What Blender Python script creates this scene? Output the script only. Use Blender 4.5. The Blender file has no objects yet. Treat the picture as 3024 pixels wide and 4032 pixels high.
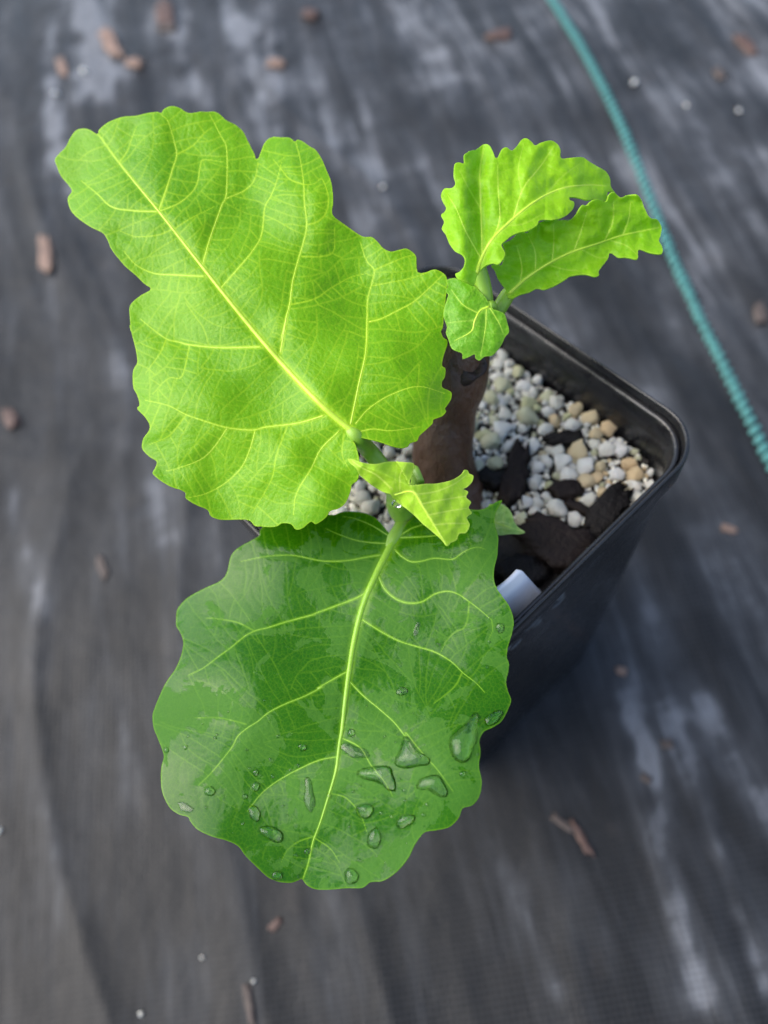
import bpy, math, random
import numpy as np
from mathutils import Vector, Matrix

random.seed(7)
RNG = np.random.default_rng(11)
SC = bpy.context.scene
COL = SC.collection

# ------------------------------------------------------------------ camera
PHOTO_W, PHOTO_H, FPX = 3024.0, 4032.0, 3028.0
TILT, ROLL = math.radians(28.75), math.radians(15.0)
CAM = np.array([-0.01907, -0.12139, 0.37131])
FWD = np.array([0.0, math.sin(TILT), -math.cos(TILT)])
_up = np.array([0.0, math.cos(TILT), math.sin(TILT)])
_rt = np.array([1.0, 0.0, 0.0])
UP = _up * math.cos(ROLL) + _rt * math.sin(ROLL)
RIGHT = _rt * math.cos(ROLL) - _up * math.sin(ROLL)

cam_data = bpy.data.cameras.new('camera')
cam = bpy.data.objects.new('camera', cam_data)
COL.objects.link(cam)
m = Matrix.Identity(4)
for i in range(3):
    m[i][0], m[i][1], m[i][2], m[i][3] = RIGHT[i], UP[i], -FWD[i], CAM[i]
cam.matrix_world = m
cam_data.sensor_fit = 'VERTICAL'
cam_data.sensor_height = 36.0
cam_data.lens = 36.0 * FPX / PHOTO_H
cam_data.clip_start, cam_data.clip_end = 0.01, 50.0
cam_data.dof.use_dof = True
cam_data.dof.focus_distance = 0.187
cam_data.dof.aperture_fstop = 7.0
SC.camera = cam

# ------------------------------------------------------------------ sky, sun, exposure
SUN_DIR = Vector((-0.64, 0.16, 0.75)).normalized()
SUN_EL = math.asin(SUN_DIR.z)
world = bpy.data.worlds.new('World')
SC.world = world
world.use_nodes = True
wn = world.node_tree.nodes
sky = wn.new('ShaderNodeTexSky')
sky.sky_type = 'NISHITA'
sky.sun_disc = False
sky.sun_elevation = SUN_EL
sky.sun_rotation = math.atan2(SUN_DIR.x, SUN_DIR.y)
sky.altitude = 0.0
sky.air_density = 1.0
sky.dust_density = 2.5
sky.ozone_density = 1.0
wn['Background'].inputs['Strength'].default_value = 0.12
world.node_tree.links.new(sky.outputs[0], wn['Background'].inputs[0])
sun_d = bpy.data.lights.new('sun', 'SUN')
sun_d.energy = 1.5
sun_d.angle = math.radians(66)
sun_d.color = (1.0, 0.955, 0.88)
sun = bpy.data.objects.new('sun', sun_d)
sun.rotation_euler = SUN_DIR.to_track_quat('Z', 'Y').to_euler()
sun.location = (-0.6, 0.8, 2.0)
COL.objects.link(sun)
vs = SC.view_settings
vs.view_transform = 'Standard'
vs.look = 'None'
vs.exposure = 1.36
vs.gamma = 1.0
vs.use_curve_mapping = False
SC.cycles.max_bounces = 12
SC.cycles.transmission_bounces = 10
SC.cycles.blur_glossy = 0.0

# ------------------------------------------------------------------ geometry helpers
RIM_Z = 0.1815
SOIL_Z = 0.1615


def ray(px):
    px = np.asarray(px, float)
    x = (px[..., 0] - PHOTO_W / 2) / FPX
    y = (PHOTO_H / 2 - px[..., 1]) / FPX
    return FWD + x[..., None] * RIGHT + y[..., None] * UP


def at_z(px, z):
    d = ray(px)
    return CAM + d * ((z - CAM[2]) / d[..., 2])[..., None]


def at_depth(px, depth):
    return CAM + ray(px) * np.asarray(depth, float)[..., None]


def link(name, me, mat=None, parent=None):
    o = bpy.data.objects.new(name, me)
    COL.objects.link(o)
    if mat is not None and not me.materials:
        me.materials.append(mat)
    if parent is not None:
        o.parent = parent
    return o


def mesh(name, verts, faces, smooth=True):
    me = bpy.data.meshes.new(name)
    if isinstance(faces, np.ndarray):
        verts = np.asarray(verts, np.float32)
        k = faces.shape[1]
        me.vertices.add(len(verts))
        me.vertices.foreach_set('co', verts.ravel())
        me.loops.add(faces.size)
        me.loops.foreach_set('vertex_index', faces.ravel().astype(np.int32))
        me.polygons.add(len(faces))
        me.polygons.foreach_set('loop_start', np.arange(0, faces.size, k, dtype=np.int32))
        me.polygons.foreach_set('loop_total', np.full(len(faces), k, np.int32))
    else:
        me.from_pydata([tuple(map(float, v)) for v in verts], [], faces)
    me.update(calc_edges=True)
    me.validate()
    if smooth:
        me.polygons.foreach_set('use_smooth', np.ones(len(me.polygons), bool))
    return me


def tag(o, label, cat, group=None):
    o['label'] = label
    o['category'] = cat
    if group:
        o['group'] = group
    return o


def empty(name, loc, label, cat, group=None):
    o = bpy.data.objects.new(name, None)
    o.location = loc
    o.empty_display_size = 0.01
    COL.objects.link(o)
    return tag(o, label, cat, group)


def keep(o, parent):
    """parent without moving: the mesh is already in world coordinates"""
    o.parent = parent
    o.matrix_parent_inverse = Matrix.Translation(-Vector(parent.location)) if parent.type == 'EMPTY' else Matrix.Identity(4)
    return o


def spline(pts, step, closed=False):
    """Catmull-Rom resampled at about `step`"""
    P = np.asarray(pts, float)
    n = len(P)
    out = []
    rng = range(n if closed else n - 1)
    for i in rng:
        if closed:
            p0, p1, p2, p3 = P[(i - 1) % n], P[i], P[(i + 1) % n], P[(i + 2) % n]
        else:
            p1, p2 = P[i], P[i + 1]
            p0 = P[i - 1] if i > 0 else 2 * p1 - p2
            p3 = P[i + 2] if i + 2 < n else 2 * p2 - p1
        k = max(1, int(np.ceil(np.linalg.norm((p2 - p1)[:3]) / step)))
        for j in range(k):
            t = j / k
            out.append(0.5 * ((2 * p1) + (-p0 + p2) * t + (2 * p0 - 5 * p1 + 4 * p2 - p3) * t * t
                              + (-p0 + 3 * p1 - 3 * p2 + p3) * t ** 3))
    if not closed:
        out.append(P[-1])
    return np.array(out)


def tube_geo(P, R, n=14, cap=True, wobble=0.0):
    P = np.asarray(P, float)
    R = np.asarray(R, float) * np.ones(len(P))
    T = np.gradient(P, axis=0)
    T /= np.linalg.norm(T, axis=1)[:, None] + 1e-12
    a = np.array([0.0, 0, 1]) if abs(T[0][2]) < 0.9 else np.array([1.0, 0, 0])
    V = []
    for i in range(len(P)):
        a = a - T[i] * (a @ T[i])
        a /= np.linalg.norm(a)
        b = np.cross(T[i], a)
        for k in range(n):
            th = 2 * math.pi * k / n
            r = R[i] * (1 + wobble * (math.sin(3 * th + i * .37) * .5 + math.sin(2 * th - i * .21) * .5))
            V.append(P[i] + r * (math.cos(th) * a + math.sin(th) * b))
    F = []
    for i in range(len(P) - 1):
        for k in range(n):
            k2 = (k + 1) % n
            F.append((i * n + k, i * n + k2, (i + 1) * n + k2, (i + 1) * n + k))
    if cap:
        F.append(tuple(range(n - 1, -1, -1)))
        F.append(tuple((len(P) - 1) * n + k for k in range(n)))
    return V, F


class Noise2:
    def __init__(self, seed):
        self.g = np.random.default_rng(seed).random((256, 256)) * 2 - 1

    def __call__(self, x, y):
        xi, yi = np.floor(x).astype(int), np.floor(y).astype(int)
        fx, fy = x - xi, y - yi
        fx = fx * fx * fx * (fx * (fx * 6 - 15) + 10)
        fy = fy * fy * fy * (fy * (fy * 6 - 15) + 10)
        g = self.g
        a = g[xi & 255, yi & 255]
        b = g[(xi + 1) & 255, yi & 255]
        c = g[xi & 255, (yi + 1) & 255]
        d = g[(xi + 1) & 255, (yi + 1) & 255]
        return (a * (1 - fx) + b * fx) * (1 - fy) + (c * (1 - fx) + d * fx) * fy

    def fbm(self, x, y, o=4, gain=0.5):
        s, a, t = 0, 1.0, 0
        for k in range(o):
            s = s + a * self(x * 2 ** k + 17.3 * k, y * 2 ** k + 5.1 * k)
            t += a
            a *= gain
        return s / t


NZ = Noise2(3)

# ------------------------------------------------------------------ material helpers


class Mat:
    def __init__(self, name):
        self.m = bpy.data.materials.new(name)
        self.m.use_nodes = True
        self.t = self.m.node_tree
        self.b = self.t.nodes['Principled BSDF']
        self.out = self.t.nodes['Material Output']
        self._tc = None

    def n(self, kind, **kw):
        nd = self.t.nodes.new('ShaderNode' + kind)
        for k, v in kw.items():
            setattr(nd, k, v)
        return nd

    def l(self, a, b):
        self.t.links.new(a, b)
        return self

    def co(self, scale=(1, 1, 1), rot=(0, 0, 0)):
        if self._tc is None:
            self._tc = self.n('TexCoord')
        mp = self.n('Mapping')
        mp.inputs['Scale'].default_value = scale
        mp.inputs['Rotation'].default_value = rot
        self.l(self._tc.outputs['Object'], mp.inputs['Vector'])
        return mp.outputs['Vector']

    def co2(self, rotz, scale):
        a = self.co((1, 1, 1), (0, 0, rotz))
        mp = self.n('Mapping')
        mp.inputs['Scale'].default_value = scale
        self.l(a, mp.inputs['Vector'])
        return mp.outputs['Vector']

    def noise(self, scale, detail=4, rough=0.55, co=None, dist=0.0):
        nd = self.n('TexNoise')
        nd.inputs['Scale'].default_value = scale
        nd.inputs['Detail'].default_value = detail
        nd.inputs['Roughness'].default_value = rough
        nd.inputs['Distortion'].default_value = dist
        self.l(co if co is not None else self.co(), nd.inputs['Vector'])
        return nd.outputs['Fac']

    def ramp(self, fac, stops):
        r = self.n('ValToRGB')
        el = r.color_ramp.elements
        while len(el) < len(stops):
            el.new(0.5)
        for e, (p, c) in zip(el, stops):
            e.position = p
            e.color = (c, c, c, 1) if isinstance(c, (int, float)) else (*c, 1)
        self.l(fac, r.inputs['Fac'])
        return r.outputs['Color']

    def mix(self, fac, a, b, blend='MIX'):
        x = self.n('Mix', data_type='RGBA', blend_type=blend)
        for s, v in ((x.inputs[0], fac), (x.inputs[6], a), (x.inputs[7], b)):
            if hasattr(v, 'is_output'):
                self.l(v, s)
            elif isinstance(v, (int, float)):
                s.default_value = v if s is x.inputs[0] else (v, v, v, 1)
            else:
                s.default_value = (*v, 1)
        return x.outputs[2]

    def math(self, op, a, b=0.0):
        x = self.n('Math', operation=op)
        for s, v in ((x.inputs[0], a), (x.inputs[1], b)):
            if hasattr(v, 'is_output'):
                self.l(v, s)
            else:
                s.default_value = v
        return x.outputs[0]

    def attr(self, name):
        a = self.n('Attribute')
        a.attribute_name = name
        return a.outputs['Fac']

    def bump(self, h, dist, strength=1.0, prev=None):
        b = self.n('Bump')
        b.inputs['Strength'].default_value = strength
        b.inputs['Distance'].default_value = dist
        self.l(h, b.inputs['Height'])
        if prev is not None:
            self.l(prev, b.inputs['Normal'])
        return b.outputs['Normal']

    def set(self, **kw):
        names = dict(color='Base Color', rough='Roughness', spec='Specular IOR Level', normal='Normal',
                     coat='Coat Weight', coat_rough='Coat Roughness', ior='IOR', trans='Transmission Weight',
                     sheen='Sheen Weight', sss='Subsurface Weight')
        for k, v in kw.items():
            s = self.b.inputs[names[k]]
            if hasattr(v, 'is_output'):
                self.l(v, s)
            elif isinstance(v, tuple):
                s.default_value = (*v, 1)
            else:
                s.default_value = v
        return self


def leaf_material(name, dark, light, vein, trans_col, trans=0.3, rough=0.40, grain=0.00012, wet=False, sheen_col=None):
    M = Mat(name)
    c_big = M.ramp(M.noise(28, 3), [(0.3, dark), (0.7, light)])
    fine = M.noise(900, 3, 0.6)
    c = M.mix(M.ramp(fine, [(0.35, 0.0), (0.75, 0.22)]), c_big, tuple(min(1, x * 1.35) for x in light))
    # pale dots of the leaf tissue
    areole = M.n('TexVoronoi', feature='DISTANCE_TO_EDGE')
    areole.inputs['Scale'].default_value = 1000
    M.l(M.co(), areole.inputs['Vector'])
    net = M.ramp(areole.outputs['Distance'], [(0.02, 0.16), (0.09, 0.0)])
    c = M.mix(net, c, vein)
    v = M.attr('vein')
    c = M.mix(v, c, vein)
    e = M.attr('edge')
    c = M.mix(M.math('MULTIPLY', e, 0.6), c, vein)
    h = M.math('ADD', M.noise(1300, 2, 0.5), M.math('MULTIPLY', M.noise(520, 2), 0.7))
    if wet:
        # water film with crisp shores: wet tissue is darker and smooth, dry tissue has a waxy bloom
        w1 = M.noise(120, 7, 0.62, dist=0.6)
        w2 = M.noise(30, 2, 0.5)
        w = M.math('ADD', w1, M.math('MULTIPLY', M.math('SUBTRACT', w2, 0.5), 0.7))
        wetm = M.ramp(w, [(0.485, 0.0), (0.505, 1.0)])
        bloom = M.math('MULTIPLY', M.math('SUBTRACT', 1.0, wetm), 0.42)
        c = M.mix(bloom, c, sheen_col)
        M.set(rough=M.ramp(wetm, [(0.0, 0.48), (1.0, 0.16)]))
        nrm = M.bump(h, grain, 0.6)
        dry = M.math('MULTIPLY', h, M.math('SUBTRACT', 1.0, M.math('MULTIPLY', wetm, 0.85)))
        nrm = M.bump(dry, grain, 0.8)
        nrm = M.bump(wetm, 0.00005, 0.6, nrm)
        M.set(spec=M.ramp(wetm, [(0.0, 0.12), (1.0, 0.24)]))
    else:
        M.set(rough=rough, spec=0.24)
        nrm = M.bump(h, grain, 0.9)
    M.set(color=c, normal=nrm)
    tr = M.n('BsdfTranslucent')
    tc = M.mix(v, trans_col, tuple(min(1, x * 1.25) for x in trans_col))
    M.l(tc, tr.inputs['Color'])
    mx = M.n('MixShader')
    mx.inputs[0].default_value = trans
    M.l(M.b.outputs[0], mx.inputs[1])
    M.l(tr.outputs[0], mx.inputs[2])
    M.l(mx.outputs[0], M.out.inputs['Surface'])
    return M.m


def simple(name, color, rough=0.5, var=0.25, scale=60, bump=0.0, bscale=200, spec=0.4):
    M = Mat(name)
    c = M.ramp(M.noise(scale, 4), [(0.25, tuple(x * (1 - var) for x in color)), (0.75, tuple(min(1, x * (1 + var)) for x in color))])
    M.set(color=c, rough=rough, spec=spec)
    if bump:
        M.set(normal=M.bump(M.noise(bscale, 4), bump))
    return M.m


MAT = {}
MAT['lime'] = leaf_material('lime_leaf', (0.082, 0.262, 0.001), (0.156, 0.372, 0.0014), (0.36, 0.56, 0.018), (0.27, 0.66, 0.004), 0.25, 0.34, 0.00015)
MAT['young'] = leaf_material('young_leaf', (0.18, 0.44, 0.005), (0.32, 0.57, 0.010), (0.40, 0.60, 0.05), (0.40, 0.78, 0.008), 0.38, 0.36, 0.00016)
MAT['mid'] = leaf_material('mid_leaf', (0.095, 0.30, 0.008), (0.15, 0.40, 0.012), (0.30, 0.52, 0.05), (0.26, 0.55, 0.01), 0.28, 0.32, 0.00022)
MAT['fold'] = leaf_material('folded_leaf', (0.26, 0.47, 0.016), (0.33, 0.56, 0.028), (0.48, 0.62, 0.10), (0.42, 0.68, 0.01), 0.3, 0.5, 0.0001)
MAT['dark'] = leaf_material('mature_leaf', (0.015, 0.092, 0.0007), (0.026, 0.128, 0.001), (0.16, 0.34, 0.012), (0.13, 0.40, 0.008), 0.22, 0.4, 0.00010, wet=True, sheen_col=(0.085, 0.215, 0.035))
MAT['under'] = leaf_material('leaf_underside', (0.12, 0.27, 0.05), (0.17, 0.34, 0.07), (0.36, 0.50, 0.18), (0.2, 0.45, 0.02), 0.25, 0.55, 0.00015)


def stalk(name, a, b):
    M = Mat(name)
    c = M.ramp(M.noise(160, 4, co=M.co((1, 1, 0.3))), [(0.3, a), (0.7, b)])
    M.set(color=c, rough=0.4, normal=M.bump(M.noise(900, 2), 0.00012, 0.6), sss=0.15)
    M.b.inputs['Subsurface Radius'].default_value = (0.002, 0.003, 0.0006)
    return M.m


MAT['vein_lime'] = stalk('vein_lime', (0.38, 0.57, 0.025), (0.46, 0.64, 0.045))
MAT['vein_dark'] = stalk('vein_dark', (0.17, 0.35, 0.012), (0.24, 0.43, 0.025))
MAT['petiole'] = stalk('petiole', (0.16, 0.33, 0.02), (0.25, 0.43, 0.035))
MAT['petiole_dark'] = stalk('petiole_dark', (0.13, 0.28, 0.02), (0.22, 0.38, 0.04))

# ------------------------------------------------------------------ ground: woven weed mat
A_TH = at_z(np.array((2150.0, 0.0)), 0.0)
B_TH = at_z(np.array((2990.0, 1823.0)), 0.0)
TH_ANG = math.atan2(B_TH[1] - A_TH[1], B_TH[0] - A_TH[0])
w0, w1 = at_z(np.array((2450.0, 2700.0)), 0.0), at_z(np.array((2850.0, 4000.0)), 0.0)
WR_ANG = math.atan2(w1[1] - w0[1], w1[0] - w0[0])


def mat_height(x, y):
    """long soft folds of the weed mat, plus small crinkles"""
    wx = x + 0.03 * NZ(x * 4.0 + 3.1, y * 4.0)
    wy = y + 0.03 * NZ(x * 4.0 - 8.0, y * 4.0 + 40)
    a = WR_ANG + 0.18
    u = wx * math.cos(a) + wy * math.sin(a)
    v = -wx * math.sin(a) + wy * math.cos(a)
    ridge = 1 - np.abs(NZ(v * 16 + 0.5, u * 2.6 + 9))
    fold = 0.0022 * ridge ** 3
    fine = 0.0007 * (1 - np.abs(NZ(v * 46 + 30, u * 8 + 2))) ** 2
    big = 0.004 * NZ(wx * 5 + 50, wy * 5 + 50)
    tiny = 0.0005 * NZ.fbm(wx * 90, wy * 90, 3)
    h = fold + fine + big + tiny
    calm = np.clip((np.hypot(x, y) - 0.05) / 0.10, 0, 1)          # pressed flat under the pot
    return h * (0.12 + 0.88 * calm) - 0.006 * (1 - calm) * 0


def axis(lo, hi, fine, far):
    mid = np.arange(lo, hi + 1e-9, fine)
    out_hi, s, p = [], fine, hi
    while p < far:
        s *= 1.25
        p += s
        out_hi.append(p)
    out_lo, s, p = [], fine, lo
    while p > -far:
        s *= 1.25
        p -= s
        out_lo.append(p)
    return np.array(out_lo[::-1] + list(mid) + out_hi)


gx, gy = axis(-0.62, 0.62, 0.0030, 5.0), axis(-0.36, 0.95, 0.0030, 5.0)
GX, GY = np.meshgrid(gx, gy, indexing='ij')
GH = mat_height(GX, GY)
GZOFF = float(mat_height(np.array([0.0, .02, -.02, .03, -.03]), np.array([0.0, .03, -.03, -.02, .02])).max())
GH = GH - GZOFF
nxg, nyg = GX.shape
idx = np.arange(nxg * nyg).reshape(nxg, nyg)
gf = np.stack([idx[:-1, :-1], idx[1:, :-1], idx[1:, 1:], idx[:-1, 1:]], -1).reshape(-1, 4)
M = Mat('weed_mat')
ca, sa = 0.0, 0.0
rotv = (0, 0, -TH_ANG)
wco = M.co((1, 1, 1), rotv)
wa = M.n('TexWave', wave_type='BANDS', bands_direction='X', wave_profile='SIN')
wb = M.n('TexWave', wave_type='BANDS', bands_direction='Y', wave_profile='SIN')
for w_ in (wa, wb):
    w_.inputs['Scale'].default_value = 125.0
    w_.inputs['Distortion'].default_value = 0.6
    w_.inputs['Detail'].default_value = 1.0
    w_.inputs['Detail Scale'].default_value = 0.4
    M.l(wco, w_.inputs['Vector'])
weave = M.math('MULTIPLY', wa.outputs['Fac'], wb.outputs['Fac'])
sx = M.co2(-(WR_ANG + 0.05), (0.8, 7.0, 1.0))
silt_sheen = M.noise(7, 8, 0.66, co=sx, dist=0.45)  # streaks along the folds: silt tone and sky sheen together in the colour
blot = M.noise(16, 6, 0.6)
dirt_sheen = M.math('ADD', M.math('MULTIPLY', silt_sheen, 0.62), M.math('MULTIPLY', blot, 0.38))
gxn = M.n('SeparateXYZ')
M.l(M.co(), gxn.inputs[0])
dirt_sheen = M.math('ADD', M.math('MULTIPLY', dirt_sheen, 0.95), 0.0)
dirt_sheen = M.math('ADD', dirt_sheen, M.math('MULTIPLY', M.attr('silt_sheen'), 0.26))
dirt_sheen = M.math('ADD', dirt_sheen, M.math('MULTIPLY', gxn.outputs['Y'], 0.09))  # lighter into the distance: grazing sky reflection put into the colour
dirt_sheen = M.math('ADD', dirt_sheen, M.math('MULTIPLY', gxn.outputs['X'], 0.16))       # the mat gets lighter towards the side of the thread
col = M.ramp(dirt_sheen, [(0.42, (0.009, 0.0096, 0.0102)), (0.50, (0.020, 0.0213, 0.0232)), (0.575, (0.041, 0.0437, 0.0480)), (0.72, (0.190, 0.200, 0.218))])
brown = M.ramp(M.noise(26, 4, 0.6), [(0.64, 0.0), (0.76, 0.3)])
col = M.mix(brown, col, (0.050, 0.042, 0.038))
col = M.mix(M.math('MULTIPLY', weave, 0.22), col, (0.075, 0.078, 0.083))
col = M.mix(M.math('MULTIPLY', M.math('SUBTRACT', 1.0, weave), M.math('MULTIPLY', M.attr('silt_sheen'), 0.45)), col, (0.022, 0.023, 0.025))
M.set(color=col, spec=0.22, rough=M.ramp(M.noise(14, 5, 0.6, co=sx), [(0.3, 0.38), (0.7, 0.6)]))
nb = M.bump(weave, 0.0006, 0.2)
nb = M.bump(M.noise(260, 4, 0.6), 0.0006, 0.5, nb)
M.set(normal=nb)
MAT['mat'] = M.m
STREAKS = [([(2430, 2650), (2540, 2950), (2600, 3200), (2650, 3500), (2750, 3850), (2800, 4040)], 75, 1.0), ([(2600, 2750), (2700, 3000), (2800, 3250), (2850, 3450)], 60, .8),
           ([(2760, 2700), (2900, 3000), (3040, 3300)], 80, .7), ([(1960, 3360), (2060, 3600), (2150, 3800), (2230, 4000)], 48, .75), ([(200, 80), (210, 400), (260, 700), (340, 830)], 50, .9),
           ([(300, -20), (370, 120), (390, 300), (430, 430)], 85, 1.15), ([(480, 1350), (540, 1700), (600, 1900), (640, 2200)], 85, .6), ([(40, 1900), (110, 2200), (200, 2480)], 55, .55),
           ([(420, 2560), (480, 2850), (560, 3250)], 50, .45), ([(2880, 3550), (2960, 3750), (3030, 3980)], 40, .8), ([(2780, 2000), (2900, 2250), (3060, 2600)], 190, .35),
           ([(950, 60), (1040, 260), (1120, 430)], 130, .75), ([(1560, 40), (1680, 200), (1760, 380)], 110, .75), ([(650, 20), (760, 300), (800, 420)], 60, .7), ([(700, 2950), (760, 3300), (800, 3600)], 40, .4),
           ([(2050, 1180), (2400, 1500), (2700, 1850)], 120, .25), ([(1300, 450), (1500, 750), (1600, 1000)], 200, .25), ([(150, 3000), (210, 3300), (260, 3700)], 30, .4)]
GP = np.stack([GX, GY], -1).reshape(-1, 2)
SHEEN = np.zeros(len(GP))  # pale streaks: sky sheen on the wet folds, painted into the mat colour
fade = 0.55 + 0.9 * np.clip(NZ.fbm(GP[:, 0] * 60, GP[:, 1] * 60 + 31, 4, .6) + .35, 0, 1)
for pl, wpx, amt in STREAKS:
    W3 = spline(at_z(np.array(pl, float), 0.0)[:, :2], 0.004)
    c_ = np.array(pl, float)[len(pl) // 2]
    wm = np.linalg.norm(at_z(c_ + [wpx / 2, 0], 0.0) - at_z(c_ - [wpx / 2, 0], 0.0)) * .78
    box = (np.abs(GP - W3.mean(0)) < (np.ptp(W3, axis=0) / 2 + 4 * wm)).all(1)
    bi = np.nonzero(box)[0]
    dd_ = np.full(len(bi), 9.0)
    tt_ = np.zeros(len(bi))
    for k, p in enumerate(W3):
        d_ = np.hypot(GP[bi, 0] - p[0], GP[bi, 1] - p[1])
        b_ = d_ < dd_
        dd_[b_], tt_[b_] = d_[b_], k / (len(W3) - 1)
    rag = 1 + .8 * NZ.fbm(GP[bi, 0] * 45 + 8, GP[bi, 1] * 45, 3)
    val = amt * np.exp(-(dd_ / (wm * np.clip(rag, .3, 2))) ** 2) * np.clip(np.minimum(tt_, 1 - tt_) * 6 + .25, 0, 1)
    SHEEN[bi] = np.maximum(SHEEN[bi], val * fade[bi])
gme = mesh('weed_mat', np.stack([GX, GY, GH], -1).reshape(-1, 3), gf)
ga = gme.attributes.new('silt_sheen', 'FLOAT', 'POINT')
ga.data.foreach_set('value', SHEEN.astype(np.float32))
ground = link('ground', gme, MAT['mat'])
ground['kind'] = 'structure'


def mat_z(x, y):
    return float(mat_height(np.array([x]), np.array([y]))[0] - GZOFF)


# the turquoise marker thread woven into the mat
MAT['thread'] = simple('marker_thread', (0.095, 0.30, 0.275), 0.5, 0.25, 300, 0.0003, 1500)
MAT['thread_core'] = simple('marker_thread_core', (0.012, 0.07, 0.062), 0.55, 0.3, 300)
tp = np.array([(1130, -110), (1185, 0), (1260, 130), (1330, 268), (1397, 415), (1450, 540), (1510, 675), (1572, 805), (1640, 960), (1700, 1085), (1770, 1220)]) * 1.8228
tw = at_z(tp, 0.0)
tl = spline(tw, 0.0024)
tl[:, 2] = mat_height(tl[:, 0], tl[:, 1]) - GZOFF + 0.0004
V, F = tube_geo(tl, 0.0006, 8)
core = link('marker_thread', mesh('marker_thread', V, F), MAT['thread_core'], ground)
seg = np.linalg.norm(np.diff(tl, axis=0), axis=1)
cum = np.concatenate([[0], np.cumsum(seg)])
sv, sf = tube_geo([(0, -0.0037, -0.0002), (0, -0.0030, 0.0004), (0, -0.0010, 0.0010), (0, 0.0012, 0.0010), (0, 0.0030, 0.0004), (0, 0.0037, -0.0002)],
                  [0.0005, 0.0014, 0.0017, 0.0017, 0.0014, 0.0005], 8)
stitch_me = mesh('stitch', sv, sf)
stitch_me.materials.append(MAT['thread'])
s_, k_ = 0.0, 0
while s_ < cum[-1] and k_ < 295:
    p = np.array([np.interp(s_, cum, tl[:, q]) for q in range(3)])
    q2 = np.array([np.interp(min(s_ + 0.003, cum[-1]), cum, tl[:, q]) for q in range(3)])
    d = q2 - p
    ang = math.atan2(d[1], d[0]) if np.linalg.norm(d) > 1e-6 else ang
    st = link('stitch', stitch_me, None, core)
    st.location = (p[0], p[1], p[2] + 0.0006)
    st.rotation_euler = (0, 0, ang + 0.62 + random.uniform(-.12, .12))
    st.scale = (1, random.uniform(.9, 1.1), 1)
    s_ += 0.0060 * random.uniform(.92, 1.08)
    k_ += 1

# ------------------------------------------------------------------ pot
YAW = math.radians(29.354)


def rsq(half, rad, z, n=10):
    out = []
    for q in range(4):
        a0 = q * math.pi / 2
        cx_, cy_ = half - rad, half - rad
        base = [(1, 1), (-1, 1), (-1, -1), (1, -1)][q]
        for k in range(n + 1):
            a = a0 + (math.pi / 2) * k / n
            out.append((base[0] * cx_ + rad * math.cos(a), base[1] * cy_ + rad * math.sin(a)))
    # add points along the straight sides
    res = []
    L_ = len(out)
    for i in range(L_):
        p, q2 = out[i], out[(i + 1) % L_]
        res.append(p)
        if (i + 1) % (n + 1) == 0:
            for k in range(1, 12):
                t = k / 12
                res.append((p[0] + (q2[0] - p[0]) * t, p[1] + (q2[1] - p[1]) * t))
    c, s = math.cos(YAW), math.sin(YAW)
    return [(x * c - y * s, x * s + y * c, z) for x, y in res]


def loft(rings):
    V, F = [], []
    n = len(rings[0])
    for r in rings:
        V += r
    for i in range(len(rings) - 1):
        for k in range(n):
            k2 = (k + 1) % n
            F.append((i * n + k, i * n + k2, (i + 1) * n + k2, (i + 1) * n + k))
    return V, F, n


M = Mat('black_plastic')
pc = M.ramp(M.noise(60, 5), [(0.3, (0.006, 0.006, 0.007)), (0.75, (0.012, 0.012, 0.013))])
M.set(color=M.mix(M.ramp(M.noise(35, 6, 0.65, co=M.co((1, 1, 0.35))), [(0.55, 0.0), (0.75, 0.5)]), pc, (0.028, 0.028, 0.028)),
      rough=M.ramp(M.noise(120, 4), [(0.3, 0.16), (0.7, 0.36)]), spec=0.6, normal=M.bump(M.noise(160, 3, 0.5, co=M.co((1, 1, 0.3))), 0.0006, 0.5))
MAT['pot'] = M.m

MAT['ridge_glint'] = simple('glint_plastic', (0.06, 0.06, 0.063), 0.3, 0.4, 300)  # lighter than the wall: glints on the ridges put into their colour

pot = empty('plant_pot', (0, 0, 0), 'tall square black plastic nursery pot filled with pale gravel around the cutting', 'pot')
hb = 0.055


def body_half(z):
    return 0.0535 - (RIM_Z - z) * 0.030


rings = [rsq(body_half(0.0) - 0.0035, 0.012, 0.0), rsq(body_half(0.0) - 0.0008, 0.013, 0.0015), rsq(body_half(0.004), 0.0135, 0.004)]
for z in np.linspace(0.02, RIM_Z - 0.0145, 9):
    rings.append(rsq(body_half(z), 0.0138, z))
rings += [rsq(0.05325, 0.014, RIM_Z - 0.0125), rsq(0.0534, 0.014, RIM_Z - 0.010)]
V, F, n = loft(rings)
F.append(tuple(range(n - 1, -1, -1)))
# inner wall
inner = [rsq(0.0534, 0.014, RIM_Z - 0.010), rsq(0.0533, 0.014, RIM_Z - 0.003), rsq(0.0520, 0.0132, RIM_Z - 0.004), rsq(0.0512, 0.013, RIM_Z - 0.012),
         rsq(0.0510, 0.013, RIM_Z - 0.0135), rsq(0.0508, 0.013, RIM_Z - 0.016), rsq(0.0500, 0.0128, SOIL_Z - 0.012)]
V2, F2, _ = loft(inner)
off = len(V)
V += V2
F += [tuple(i + off for i in f) for f in F2]
keep(link('pot_wall', mesh('pot_wall', V, F), MAT['pot']), pot)
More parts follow.
